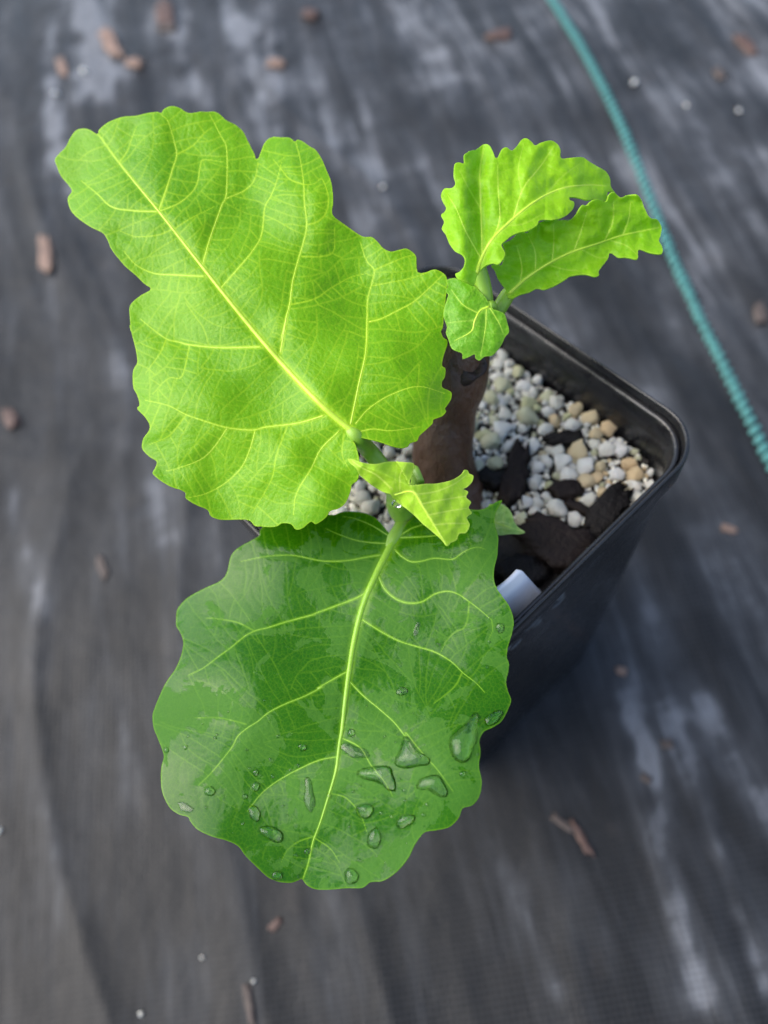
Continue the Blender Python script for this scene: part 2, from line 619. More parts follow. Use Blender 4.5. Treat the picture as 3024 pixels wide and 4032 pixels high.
# rolled rim with its short skirt
rim = [rsq(0.0534, 0.0140, RIM_Z - 0.0108), rsq(0.0546, 0.0142, RIM_Z - 0.0112), rsq(0.0549, 0.0143, RIM_Z - 0.0104), rsq(0.0551, 0.0144, RIM_Z - 0.0012),
       rsq(0.0549, 0.0143, RIM_Z - 0.0003), rsq(0.0545, 0.0142, RIM_Z), rsq(0.0541, 0.0141, RIM_Z - 0.0003), rsq(0.0538, 0.0140, RIM_Z - 0.0012), rsq(0.0535, 0.0139, RIM_Z - 0.005), rsq(0.0528, 0.0138, RIM_Z - 0.0075)]
V, F, n = loft(rim)
keep(link('rim', mesh('rim', V, F), MAT['pot']), pot)
# small raised dashes moulded in rows under the skirt of the near wall
for row, zz in enumerate((RIM_Z - 0.0165, RIM_Z - 0.0205, RIM_Z - 0.0250)):
    s = -0.032 + row * 0.004
    while s < 0.006 - row * 0.006:
        ln = random.uniform(0.004, 0.008)
        hw = body_half(zz)
        pts = []
        for t in np.linspace(0, 1, 5):
            pts.append((s + ln * t, -hw + 0.0001, zz))
        V, F = tube_geo(pts, [0.0001, 0.0006, 0.0008, 0.0006, 0.0001], 6)
        c_, s2_ = math.cos(YAW), math.sin(YAW)
        V = [(x * c_ - y * s2_, x * s2_ + y * c_, z) for x, y, z in V]
        keep(link('moulded_ridge', mesh('moulded_ridge', V, F), MAT['ridge_glint']), pot)
        s += ln + random.uniform(0.002, 0.006)

# soil
M = Mat('potting_soil')
M.set(color=M.ramp(M.noise(150, 6, 0.65), [(0.3, (0.008, 0.006, 0.005)), (0.7, (0.030, 0.023, 0.018))]), rough=0.6, normal=M.bump(M.noise(420, 6, 0.7), 0.002))
MAT['soil'] = M.m


def soil_h(x, y):
    return SOIL_Z + 0.0025 * NZ.fbm(x * 60 + 7, y * 60, 3) - 0.0015 * np.clip((np.hypot(x, y) - 0.03) / 0.03, 0, 1)


n = 90
u = np.linspace(-1, 1, n)
U, Wd = np.meshgrid(u, u, indexing='ij')
xs, ys = U * 0.0504, Wd * 0.0504
X = xs * math.cos(YAW) - ys * math.sin(YAW)
Y = xs * math.sin(YAW) + ys * math.cos(YAW)
idx = np.arange(n * n).reshape(n, n)
sfc = np.stack([idx[:-1, :-1], idx[1:, :-1], idx[1:, 1:], idx[:-1, 1:]], -1).reshape(-1, 4)
keep_corner = (np.maximum(np.abs(xs) - 0.0375, 0) ** 2 + np.maximum(np.abs(ys) - 0.0375, 0) ** 2) < 0.0129 ** 2
ok = keep_corner.reshape(-1)[sfc].all(1)
so = keep(link('soil', mesh('soil', np.stack([X, Y, soil_h(X, Y)], -1).reshape(-1, 3), sfc[ok]), MAT['soil']), pot)
so['kind'] = 'stuff'

# ------------------------------------------------------------------ granules and bark in the pot


def granule_mesh(seed, rough=0.22, squash=0.75):
    r = random.Random(seed)
    import bmesh
    bm = bmesh.new()
    bmesh.ops.create_icosphere(bm, subdivisions=2, radius=0.5)
    ph = [(Vector((r.uniform(-1, 1), r.uniform(-1, 1), r.uniform(-1, 1))).normalized(), r.uniform(.24, .42)) for _ in range(12)]
    el = (r.uniform(.85, 1.25), r.uniform(.8, 1.0), squash * r.uniform(.85, 1.1))
    for v in bm.verts:
        p = v.co.copy()
        for nrm, dd in ph:                     # chop flat facets
            e = p.dot(nrm) - dd
            if e > 0:
                p -= nrm * e * 0.97
        p *= 1 + 1.6 * rough * (NZ(np.array([p.x * 5 + seed]), np.array([p.y * 5 + p.z * 4]))[0]) * .5
        v.co = Vector((p.x * el[0], p.y * el[1], p.z * el[2]))
    me = bpy.data.meshes.new('granule')
    bm.to_mesh(me)
    bm.free()
    me.polygons.foreach_set('use_smooth', np.ones(len(me.polygons), bool))
    return me


def stone(name, a, b):
    M = Mat(name)
    oi = M.n('ObjectInfo')
    c = M.mix(oi.outputs['Random'], a, b)
    c = M.mix(M.ramp(M.noise(420, 5, 0.65), [(0.45, 0.0), (0.78, 0.4)]), c, tuple(x * 0.66 for x in a))
    M.set(color=c, rough=0.55, sss=0.25, normal=M.bump(M.noise(600, 5, 0.7), 0.0011, 0.9))
    M.b.inputs['Subsurface Radius'].default_value = (0.0012, 0.001, 0.0008)
    return M.m


MAT['perlite'] = stone('perlite', (0.92, 0.89, 0.76), (0.97, 0.96, 0.91))
MAT['pumice'] = stone('pumice', (0.80, 0.68, 0.42), (0.82, 0.60, 0.34))
MAT['mossy'] = stone('mossy_perlite', (0.66, 0.66, 0.36), (0.82, 0.81, 0.60))
GR = []
for k in range(8):
    a = granule_mesh(k)
    for nm in ('perlite', 'pumice', 'mossy'):
        b = a.copy()
        b.materials.append(MAT[nm])
        GR.append((nm, b))
        b.name = 'granule'
MESHES = {nm: [b for q, b in GR if q == nm] for nm in ('perlite', 'pumice', 'mossy')}

# dark bark chunks, from the photograph: centre px, long px, wide px, image angle, height mm
BARK = [((2032, 1862), 230, 92, 100, 5.5, 'long black bark chunk lying on the gravel beside the brown stem'),
        ((1935, 1888), 95, 75, 20, 4.0, 'small black bark lump wedged against the foot of the stem'),
        ((2170, 2135), 270, 170, 25, 6.0, 'biggest dark brown bark chunk half buried near the white plant tag'),
        ((2395, 2010), 215, 105, 128, 5.0, 'thick black bark chunk near the pot wall opposite the stem'),
        ((2235, 1925), 140, 62, -12, 3.0, 'flat pointed brown bark flake among the tan gravel'),
        ((2225, 1722), 150, 42, -5, 3.0, 'thin dark bark sliver behind the long black bark chunk'),
        ((2060, 2250), 200, 130, -15, 4.5, 'dark crumbly bark lump under the tip of the mature leaf'),
        ((2280, 1990), 110, 34, 30, 2.5, 'narrow brown bark splinter between white granules')]
MAT['bark'] = simple('wet_bark', (0.009, 0.0075, 0.007), 0.6, 0.5, 120, 0.0012, 500, 0.15)
MAT['bark_brown'] = simple('brown_bark', (0.014, 0.0095, 0.008), 0.6, 0.4, 120, 0.0010, 500, 0.15)


def bark_mesh(lx, ly, lz, seed, mat_):
    import bmesh
    bm = bmesh.new()
    bmesh.ops.create_cube(bm, size=1.0)
    bmesh.ops.subdivide_edges(bm, edges=bm.edges[:], cuts=5, use_grid_fill=True)
    for v in bm.verts:
        p = v.co
        taper = 1 - 0.28 * abs(p.x * 2) ** 4 * (1 + .8 * math.sin(seed * 2.3 + 3 * (p.x > 0)))
        rnd = 1 - 0.10 * ((abs(p.y * 2) ** 4) * (abs(p.z * 2) ** 2)) - 0.05 * abs(p.y * 2) ** 2 * abs(p.z * 2) ** 2
        a = NZ(np.array([p.x * 5 + seed * 9.1]), np.array([p.y * 5 + p.z * 3 + seed]))[0]
        b = NZ(np.array([p.x * 9 + 40 + seed]), np.array([p.y * 9 - p.z * 7]))[0]
        v.co = Vector((p.x * lx * (1 + .16 * b + .22 * NZ(np.array([p.y * 4 + seed * 3.7]), np.array([(p.x > 0) * 5.0]))[0]), p.y * ly * taper * rnd * (1 + .34 * a + .18 * b), p.z * lz * taper * (1 + .25 * b) + lz * .15 * a))
    me = bpy.data.meshes.new('bark_chip')
    bm.to_mesh(me)
    bm.free()
    me.polygons.foreach_set('use_smooth', np.ones(len(me.polygons), bool))
    me.materials.append(mat_)
    return me


def flat_angle(px, deg, z):
    a = math.radians(deg)
    p, q = at_z(np.array(px, float), z), at_z(np.array(px, float) + 30 * np.array([math.cos(a), math.sin(a)]), z)
    return math.atan2(q[1] - p[1], q[0] - p[0]), np.linalg.norm(q - p) / 30


bark_zone = []
for k, (px, lo, wd, deg, hmm, lab) in enumerate(BARK):
    zc = SOIL_Z + 0.0028
    p = at_z(np.array(px, float), zc)
    ang, mpp = flat_angle(px, deg, zc)
    _, mpp2 = flat_angle(px, deg + 90, zc)
    o = link('bark_chip', bark_mesh(lo * mpp, wd * mpp2, hmm / 1000, k + 1, MAT['bark_brown' if 'brown' in lab else 'bark']))
    zb = float(soil_h(np.array(p[0]), np.array(p[1])))
    o.location = (p[0], p[1], zb + 0.0022)
    o.rotation_euler = (random.uniform(-.15, .15), random.uniform(-.12, .12), ang)
    tag(o, lab, 'bark chip', 'bark chips in the pot')
    bark_zone.append((p[0], p[1], ang, lo * mpp / 2, wd * mpp2 / 2))


def in_bark(x, y, pad):
    for bx_, by_, a, l, w in bark_zone:
        dx, dy = x - bx_, y - by_
        u_, v_ = dx * math.cos(a) + dy * math.sin(a), -dx * math.sin(a) + dy * math.cos(a)
        if (u_ / (l + pad)) ** 2 + (v_ / (w + pad)) ** 2 < 1:
            return True
    return False


def project(p):
    v = np.asarray(p) - CAM
    d = v @ FWD
    return PHOTO_W / 2 + FPX * (v @ RIGHT) / d, PHOTO_H / 2 - FPX * (v @ UP) / d


SHORT = ['the long black bark chunk', 'the small bark lump at the stem', 'the biggest brown bark chunk', 'the thick black bark chunk', 'the flat brown bark flake', 'the thin bark sliver',
         'the crumbly bark lump', 'the narrow bark splinter']
placed = []
counts = {'perlite': 0, 'pumice': 0, 'mossy': 0}
LABG = {'perlite': ('white rounded perlite granule lying on the dark potting soil', 'white granules in the pot'),
        'pumice': ('tan or orange pumice granule lying among the white granules', 'tan granules in the pot'),
        'mossy': ('yellowish green algae tinted granule lying on the potting soil', 'greenish granules in the pot')}
hidden = []
for tries in range(9000):
    x0, y0 = random.uniform(-.0495, .0495), random.uniform(-.0495, .0495)
    if max(abs(x0) - .0375, 0) ** 2 + max(abs(y0) - .0375, 0) ** 2 > .0118 ** 2:
        continue
    x, y = x0 * math.cos(YAW) - y0 * math.sin(YAW), x0 * math.sin(YAW) + y0 * math.cos(YAW)
    if math.hypot(x, y + .003) < 0.0125:
        continue
    r = random.choices((.0046, .0036, .0028, .0021, .0016), (1, 2.5, 4, 5, 3))[0] * random.uniform(.85, 1.15) * .66
    if tries < 900:
        r = random.uniform(.0026, .0038)
    if in_bark(x, y, r * .4):
        continue
    px, py = project((x, y, SOIL_Z))
    # bare dark soil between the granules near the wall with the tag
    if py > 2060 and px > 1900 and random.random() < (.93 if px < 2230 else .70):
        continue
    if any((x - a) ** 2 + (y - b) ** 2 < ((r + c) * .62) ** 2 for a, b, c in placed):
        continue
    placed.append((x, y, r))
    seen = (px > 1860 and 1380 < py < 2420) or (1400 < px < 1700 and 1700 < py < 2130)
    tan = np.clip((px - 2050) / 500, 0, 1) * np.clip((2150 - py) / 300, 0, 1)
    kind = 'pumice' if random.random() < .55 * tan else ('mossy' if random.random() < (.26 if px < 2250 and py < 1720 else .10) else 'perlite')
    if not seen or counts[kind] >= 290:
        hidden.append((x, y, r))
        continue
    counts[kind] += 1
    o = link('granule', random.choice(MESHES[kind]))
    zb = float(soil_h(np.array(x), np.array(y)))
    o.location = (x, y, zb + r * .50)
    o.rotation_euler = (random.uniform(-.5, .5), random.uniform(-.5, .5), random.uniform(0, 6.28))
    s = 2 * r
    o.scale = (s * 1.1, s * 1.1, s * 1.05)
    size = 'large' if r > .0024 else ('medium' if r > .0016 else 'small')
    tone = {'perlite': 'white', 'pumice': 'tan', 'mossy': 'yellowish'}[kind]
    dist = [(max(0.0, math.hypot(x - bx_, y - by_) - min(l_, w_)), SHORT[q]) for q, (bx_, by_, a_, l_, w_) in enumerate(bark_zone)]
    dist += [(math.hypot(x, y + .003) - .011, 'the foot of the brown stem'), (.0498 - max(abs(x0), abs(y0)) + .002, 'the inside of the pot wall')]
    near_ = min(dist)[1] if min(dist)[0] < .012 else 'the middle of the gravel'
    tag(o, f"{size} {tone} granule on the soil {'in' if 'middle' in near_ else 'by'} {near_}", 'granule', f"{size} {tone} granules {'in' if 'middle' in near_ else 'by'} {near_}")
# fine crumbs between the granules
crumbs = []
for k in range(2600):
    x0, y0 = random.uniform(-.0495, .0495), random.uniform(-.0495, .0495)
    if max(abs(x0) - .0375, 0) ** 2 + max(abs(y0) - .0375, 0) ** 2 > .0120 ** 2:
        continue
    x, y = x0 * math.cos(YAW) - y0 * math.sin(YAW), x0 * math.sin(YAW) + y0 * math.cos(YAW)
    px, py = project((x, y, SOIL_Z))
    if math.hypot(x, y + .003) < .012 or (py > 2060 and px > 1900 and random.random() < .9):
        continue
    crumbs.append((x, y, random.uniform(.0003, .0009)))
hidden += crumbs
# the layer of granules that the leaves cover and the crumbs, one mass
HV, HF, base_i = [], [], 0
gm0 = GR[0][1]
gco = np.array([v.co[:] for v in gm0.vertices])
gfc = np.array([p.vertices[:] for p in gm0.polygons])
hz_off = 0
for x, y, r in hidden:
    a = random.uniform(0, 6.28)
    Rm = np.array([[math.cos(a), -math.sin(a), 0], [math.sin(a), math.cos(a), 0], [0, 0, 1]])
    HV.append(gco @ Rm.T * 2.2 * r + [x, y, float(soil_h(np.array(x), np.array(y))) + r * .5])
    HF.append(gfc + hz_off)
    hz_off += len(gco)
if HV:
    o = keep(link('granule_layer', mesh('granule_layer', np.concatenate(HV), np.concatenate(HF)), MAT['perlite']), pot)
    o['kind'] = 'stuff'

# ------------------------------------------------------------------ plant tag
MAT['tag'] = simple('white_tag', (0.84, 0.83, 0.86), 0.35, 0.05, 40, 0.0001, 300)
tA, tB = at_z(np.array((2048.0, 2238.0)), RIM_Z + 0.004), at_z(np.array((1925.0, 2342.0)), RIM_Z + 0.004)
tC = at_z(np.array((2175.0, 2385.0)), SOIL_Z - 0.004)
long_ = tC - tA
tD = tB + long_
nrm = np.cross(tB - tA, long_)
nrm /= np.linalg.norm(nrm)
import bmesh
V, F = [], []
nu, nv = 10, 16
for j in range(nv + 1):
    for i in range(nu + 1):
        s, t = i / nu, j / nv
        # rounded top corners
        ins = 0.0
        if t < 0.06:
            ins = 0.07 * (1 - math.sqrt(max(0, 1 - (1 - t / 0.06) ** 2)))
        s2 = ins + s * (1 - 2 * ins)
        p = tA + (tB - tA) * s2 + long_ * t + nrm * (0.0004 * math.sin(math.pi * s) + 0.0006 * math.sin(math.pi * t))
        V.append(p)
for j in range(nv):
    for i in range(nu):
        a = j * (nu + 1) + i
        F.append((a, a + 1, a + nu + 2, a + nu + 1))
o = link('plant_label', mesh('plant_label', V, F), MAT['tag'])
sm = o.modifiers.new('thickness', 'SOLIDIFY')
sm.thickness = 0.0006
tag(o, 'blank white plastic plant tag stuck in the soil at the pot wall', 'plant tag')

# ------------------------------------------------------------------ leaves: outlines and veins measured on the photograph


def zc(ox, oy, sc, pts):
    a = np.array(pts, float)
    return np.stack([ox + a[:, 0] / sc, oy + a[:, 1] / sc], -1)


Z1 = lambda p: zc(150, 350, 1.659, p)
Z2 = lambda p: zc(900, 350, 1.659, p)
Z3 = lambda p: zc(450, 1250, 1.659, p)
Z4 = lambda p: zc(1650, 450, 1.508, p)
Z5 = lambda p: zc(1250, 1600, 1.843, p)
Z7 = lambda p: zc(550, 1950, 2.074, p)
Z8 = lambda p: zc(1250, 2000, 1.843, p)
ZA = lambda p: zc(550, 2700, 1.106, p)
ZF = lambda p: zc(0, 0, 1 / 1.8228, p)
cat = np.concatenate


class Leaf:
    def __init__(self, name, outline, plane_px, depth, normal, shape, veins, mat, vmat, g=4.0, tert=(40, 3.2, .75), quat=(34, 2.0, .4),
                 quilt=1.0, thick=0.00035, seed=1):
        """outline: px polygon; plane through plane_px at depth, normal in camera axes (right, up, back);
        shape(x, y) -> metres above that plane; veins: list of (px polyline, half width start, end, rank)"""
        self.name = name
        rnd = random.Random(seed)
        O = spline(outline, 5.0, closed=True)
        # tiny crinkle of the margin
        self.O = O
        lo, hi = O.min(0) - 3 * g, O.max(0) + 3 * g
        self.lo, self.g = lo, g
        nx, ny = int((hi[0] - lo[0]) / g) + 1, int((hi[1] - lo[1]) / g) + 1
        self.nx, self.ny = nx, ny
        gx_, gy_ = lo[0] + np.arange(nx) * g, lo[1] + np.arange(ny) * g
        PX, PY = np.meshgrid(gx_, gy_, indexing='ij')
        inside = np.zeros((nx, ny), bool)
        x1, y1 = O[:, 0], O[:, 1]
        x2, y2 = np.roll(x1, -1), np.roll(y1, -1)
        for j in range(ny):                                   # scanline fill
            yy = gy_[j]
            c = (y1 <= yy) != (y2 <= yy)
            if c.any():
                xs_ = np.sort(x1[c] + (yy - y1[c]) * (x2[c] - x1[c]) / (y2[c] - y1[c]))
                for a, b in zip(xs_[0::2], xs_[1::2]):
                    inside[(gx_ >= a) & (gx_ <= b), j] = True
        # distance to margin
        dm = np.full((nx, ny), 1e3)
        near = np.zeros((nx, ny, 2))
        self._dist(cat([O, O[:1]]), 26.0, dm, PX, PY, near)
        # veins
        vein = np.zeros((nx, ny))
        dsec = np.full((nx, ny), 1e3)
        dter = np.full((nx, ny), 1e3)
        occ = np.zeros((nx, ny), np.int32)
        lines = []
        vid = 1
        polys = []
        for pl, wa_, wb_, rank in veins:
            S = spline(pl, 5.0)
            polys.append((S, wa_, wb_, rank))
            w = np.linspace(wa_, wb_, len(S)) * (.88 if rank == 0 else .66) * (1 - .3 * np.linspace(0, 1, len(S)) ** 2)
            self._vein(S, w, 1.0 if rank < 2 else .9, vein)
            self._dist(S, 60.0, dsec, PX, PY)
            self._occ(S, occ, vid)
            lines.append((S, vid))
            vid += 1

        def grow(src, spacing, maxlen, wd, strength, dfield, wander):
            nonlocal vid
            new = []
            for S, sid in src:
                L_ = np.concatenate([[0], np.cumsum(np.linalg.norm(np.diff(S, axis=0), axis=1))])
                if L_[-1] < spacing:
                    continue
                for side in (-1, 1):
                    s0 = spacing * rnd.uniform(.3, .9)
                    while s0 < L_[-1] - spacing * .25:
                        i = int(np.searchsorted(L_, s0)) - 1
                        i = max(0, min(i, len(S) - 2))
                        tdir = S[i + 1] - S[i]
                        tdir = tdir / (np.linalg.norm(tdir) + 1e-9)
                        nrm_ = np.array([-tdir[1], tdir[0]]) * side
                        d = nrm_ + tdir * rnd.uniform(.08, .26)
                        d /= np.linalg.norm(d)
                        p = S[i] + d * 2.0
                        path = [S[i].copy()]
                        bend = rnd.uniform(-.012, .012)
                        trav = 0.0
                        while trav < maxlen:
                            th = bend + rnd.gauss(0, wander)
                            c_, s_2 = math.cos(th), math.sin(th)
                            d = np.array([c_ * d[0] - s_2 * d[1], s_2 * d[0] + c_ * d[1]])
                            p = p + d * 5.0
                            trav += 5.0
                            a, b = int((p[0] - lo[0]) / g + .5), int((p[1] - lo[1]) / g + .5)
                            if not (0 <= a < nx and 0 <= b < ny) or not inside[a, b]:
                                break
                            path.append(p.copy())
                            if trav > 12 and occ[a, b] and occ[a, b] != sid:
                                break
                        if len(path) > 4:
                            Sx = np.array(path)
                            self._vein(Sx, np.full(len(Sx), wd), strength * rnd.uniform(.65, 1), vein)
                            self._dist(Sx, 24.0, dfield, PX, PY)
                            self._occ(Sx, occ, vid)
                            new.append((Sx, vid))
                            vid += 1
                        s0 += spacing * rnd.uniform(.75, 1.3)
            return new
        if tert:
            order = sorted(lines, key=lambda q: -len(q[0]))
            t_ = grow(order, tert[0], 300, tert[1], tert[2], dter, .045)
            if quat:
                grow(t_, quat[0], 90, quat[1], quat[2], dter, .2)
        # surface
        nrm = normal[0] * RIGHT + normal[1] * UP - normal[2] * FWD
        nrm = nrm / np.linalg.norm(nrm)
        self.n = nrm
        self.P0 = at_depth(np.array(plane_px, float), np.array(depth))
        mpp = depth / FPX
        H = shape(PX, PY)
        H = H - quilt * mpp * 7.0 * np.exp(-(dsec / 26.0) ** 2) - quilt * mpp * 1.3 * np.exp(-(dter / 9.0) ** 2)
        H = H + quilt * mpp * 3.0 * NZ.fbm(PX / 90.0 + seed * 3, PY / 90.0, 2)
        self.H = H
        # mesh: keep every cell with a corner inside, pull outside corners onto the margin
        cell = inside[:-1, :-1] | inside[1:, :-1] | inside[1:, 1:] | inside[:-1, 1:]
        use = np.zeros((nx, ny), bool)
        use[:-1, :-1] |= cell
        use[1:, :-1] |= cell
        use[1:, 1:] |= cell
        use[:-1, 1:] |= cell
        QX, QY = PX.copy(), PY.copy()
        outp = use & ~inside
        QX[outp], QY[outp] = near[outp][:, 0], near[outp][:, 1]
        idx = np.full((nx, ny), -1)
        idx[use] = np.arange(use.sum())
        ci, cj = np.nonzero(cell)
        F = np.stack([idx[ci, cj], idx[ci, cj + 1], idx[ci + 1, cj + 1], idx[ci + 1, cj]], -1)
        px = np.stack([QX[use], QY[use]], -1)
        V = self.surf(px)
        me = mesh(name, V, F)
        for nm, arr in (('vein', vein), ('edge', np.clip(1 - dm / 7.0, 0, 1))):
            a = me.attributes.new(nm, 'FLOAT', 'POINT')
            if len(me.vertices) == use.sum():
                a.data.foreach_set('value', arr[use].astype(np.float32))
        self.obj = link('leaf', me, mat)
        sm = self.obj.modifiers.new('thickness', 'SOLIDIFY')
        sm.thickness = thick
        sm.offset = -1
        self.veins = []
        for S, wa_, wb_, rank in polys:
            if rank > 1:
                continue
            keepm = self._in(S)
            S = S[keepm]
            if len(S) < 6:
                continue
            w = np.linspace(wa_, wb_, len(S)) * mpp * (0.64 if rank == 0 else 0.32) * (1 - .85 * np.linspace(0, 1, len(S)) ** (5 if rank == 0 else 2.2))
            P = self.surf(S) - nrm * (w * (0.45 if rank == 0 else 0.62))[:, None]
            V, F = tube_geo(P[::2], w[::2], 10)
            self.veins.append((rank, mesh('vein', V, F), vmat))

    def _in(self, S):
        a = np.clip(((S[:, 0] - self.lo[0]) / self.g).round().astype(int), 0, self.nx - 1)
        b = np.clip(((S[:, 1] - self.lo[1]) / self.g).round().astype(int), 0, self.ny - 1)
        O = self.O
        res = []
        for p in S:
            res.append(np.min((O[:, 0] - p[0]) ** 2 + (O[:, 1] - p[1]) ** 2) > 36)
        return np.array(res)

    def _win(self, p, q, R):
        a0 = max(0, int((min(p[0], q[0]) - R - self.lo[0]) / self.g))
        a1 = min(self.nx, int((max(p[0], q[0]) + R - self.lo[0]) / self.g) + 2)
        b0 = max(0, int((min(p[1], q[1]) - R - self.lo[1]) / self.g))
        b1 = min(self.ny, int((max(p[1], q[1]) + R - self.lo[1]) / self.g) + 2)
        return a0, a1, b0, b1

    def _segd(self, p, q, w):
        a0, a1, b0, b1 = w
        X_ = (self.lo[0] + np.arange(a0, a1) * self.g)[:, None]
        Y_ = (self.lo[1] + np.arange(b0, b1) * self.g)[None, :]
        d = q - p
        t = np.clip(((X_ - p[0]) * d[0] + (Y_ - p[1]) * d[1]) / (d @ d + 1e-9), 0, 1)
        cx_, cy_ = p[0] + t * d[0], p[1] + t * d[1]
        return np.hypot(X_ - cx_, Y_ - cy_), cx_, cy_

    def _dist(self, S, R, field, PX, PY, near=None):
        for p, q in zip(S[:-1], S[1:]):
            w = self._win(p, q, R)
            if w[1] <= w[0] or w[3] <= w[2]:
                continue
            d, cx_, cy_ = self._segd(p, q, w)
            sub = field[w[0]:w[1], w[2]:w[3]]
            b = d < sub
            sub[b] = d[b]
            if near is not None:
                ns = near[w[0]:w[1], w[2]:w[3]]
                ns[b, 0] = cx_[b]
                ns[b, 1] = cy_[b]

    def _vein(self, S, w, strength, vein):
        for (p, q, wa) in zip(S[:-1], S[1:], w[:-1]):
            R = wa * 1.8 + 2
            ww = self._win(p, q, R)
            if ww[1] <= ww[0] or ww[3] <= ww[2]:
                continue
            d, _, _ = self._segd(p, q, ww)
            t = np.clip(1.35 - d / wa * 0.85, 0, 1)
            np.maximum(vein[ww[0]:ww[1], ww[2]:ww[3]], t * strength, out=vein[ww[0]:ww[1], ww[2]:ww[3]])

    def _occ(self, S, occ, vid):
        for p in S:
            a, b = int((p[0] - self.lo[0]) / self.g + .5), int((p[1] - self.lo[1]) / self.g + .5)
            if 0 <= a < self.nx and 0 <= b < self.ny:
                occ[max(0, a - 1):a + 2, max(0, b - 1):b + 2] = vid

    def height(self, px):
        fx = np.clip((px[:, 0] - self.lo[0]) / self.g, 0, self.nx - 1.001)
        fy = np.clip((px[:, 1] - self.lo[1]) / self.g, 0, self.ny - 1.001)
        a, b = fx.astype(int), fy.astype(int)
        u_, v_ = fx - a, fy - b
        H = self.H
        return (H[a, b] * (1 - u_) + H[a + 1, b] * u_) * (1 - v_) + (H[a, b + 1] * (1 - u_) + H[a + 1, b + 1] * u_) * v_

    def surf(self, px):
        d = ray(px)
        t = ((self.P0 - CAM) @ self.n + self.height(px)) / (d @ self.n)
        return CAM + d * t[:, None]

    def attach(self, plant):
        keep(self.obj, plant)
        for rank, me, vm in self.veins:
            o = link('midrib' if rank == 0 else 'lateral_vein', me, vm, self.obj)
        return self


def side(PX, PY, a, b):
    """signed px distance from the line a->b (positive on its right hand in the picture)"""
    a, b = np.array(a, float), np.array(b, float)
    d = (b - a) / np.linalg.norm(b - a)
    return (PX - a[0]) * d[1] - (PY - a[1]) * d[0]


plant = empty('fig_cutting', (0.0013, -0.0045, SOIL_Z - 0.004), 'rooted fig cutting with brown stem and bright green lobed leaves', 'plant')

# ---- the big lime leaf
O1 = cat([
    Z1([(395, 272), (430, 237), (480, 207), (560, 181), (640, 175), (720, 156), (785, 150), (802, 160), (825, 130), (870, 112), (920, 122), (965, 150), (1000, 158),
        (1060, 148), (1105, 150), (1150, 148), (1190, 168), (1230, 205), (1290, 235), (1340, 280), (1370, 340), (1395, 390), (1413, 425), (1422, 456), (1437, 456), (1452, 420), (1480, 352), (1525, 316)]),
    Z2([(345, 316), (400, 319), (432, 346), (448, 332), (480, 340), (530, 375), (570, 400), (610, 460), (640, 530), (665, 590), (678, 650), (683, 740), (676, 800), (690, 835), (750, 880),
        (820, 930), (880, 965), (935, 968), (975, 1000), (1010, 1040), (1060, 1062), (1110, 1052), (1160, 1043), (1200, 1065), (1225, 1095), (1228, 1150), (1236, 1196), (1280, 1200), (1340, 1180),
        (1380, 1190), (1415, 1215), (1428, 1250), (1425, 1320), (1418, 1380), (1410, 1450), (1405, 1510), (1400, 1560)]),
    np.array([(1737, 1305), (1745, 1328), (1762, 1341), (1760, 1363), (1747, 1401), (1741, 1439), (1754, 1452), (1752, 1484), (1741, 1503), (1742, 1525), (1763, 1536), (1778, 1547), (1776, 1572),
              (1763, 1594), (1752, 1610), (1757, 1620), (1741, 1639), (1707, 1653), (1702, 1670), (1654, 1714), (1643, 1736), (1616, 1745), (1605, 1760), (1576, 1764), (1538, 1755), (1489, 1738), (1451, 1730),
              (1420, 1722), (1396, 1716), (1386, 1724), (1402, 1757), (1413, 1801), (1418, 1840), (1413, 1871), (1407, 1893), (1386, 1909), (1380, 1936), (1361, 1980), (1331, 2004), (1302, 2012)]),
    Z3([(1380, 1310), (1320, 1350), (1290, 1335), (1270, 1345), (1225, 1380), (1185, 1385), (1155, 1352), (1100, 1345), (1060, 1365), (1010, 1370), (960, 1365), (920, 1362), (880, 1325), (810, 1320),
        (740, 1322), (680, 1318), (630, 1295), (610, 1257), (540, 1225), (490, 1197), (465, 1175), (465, 1147), (430, 1125), (370, 1105), (310, 1070), (265, 1035), (250, 1015), (270, 975), (275, 940),
        (230, 910), (190, 870), (180, 840), (190, 790), (225, 740), (230, 702), (200, 650), (150, 597), (165, 570), (150, 510), (125, 460), (120, 390), (125, 340), (150, 290), (140, 210), (120, 130), (100, 50)]),
    Z1([(605, 1580), (600, 1500), (597, 1430), (620, 1390), (670, 1350), (735, 1308), (690, 1270), (640, 1220), (570, 1160), (510, 1090), (475, 1040), (455, 990), (420, 940), (350, 905), (280, 860),
        (225, 810), (200, 760), (195, 710), (220, 670), (200, 630), (150, 570), (120, 500), (110, 460), (140, 420), (180, 380), (210, 320), (250, 270), (300, 258), (340, 268), (375, 290), (393, 296)])])
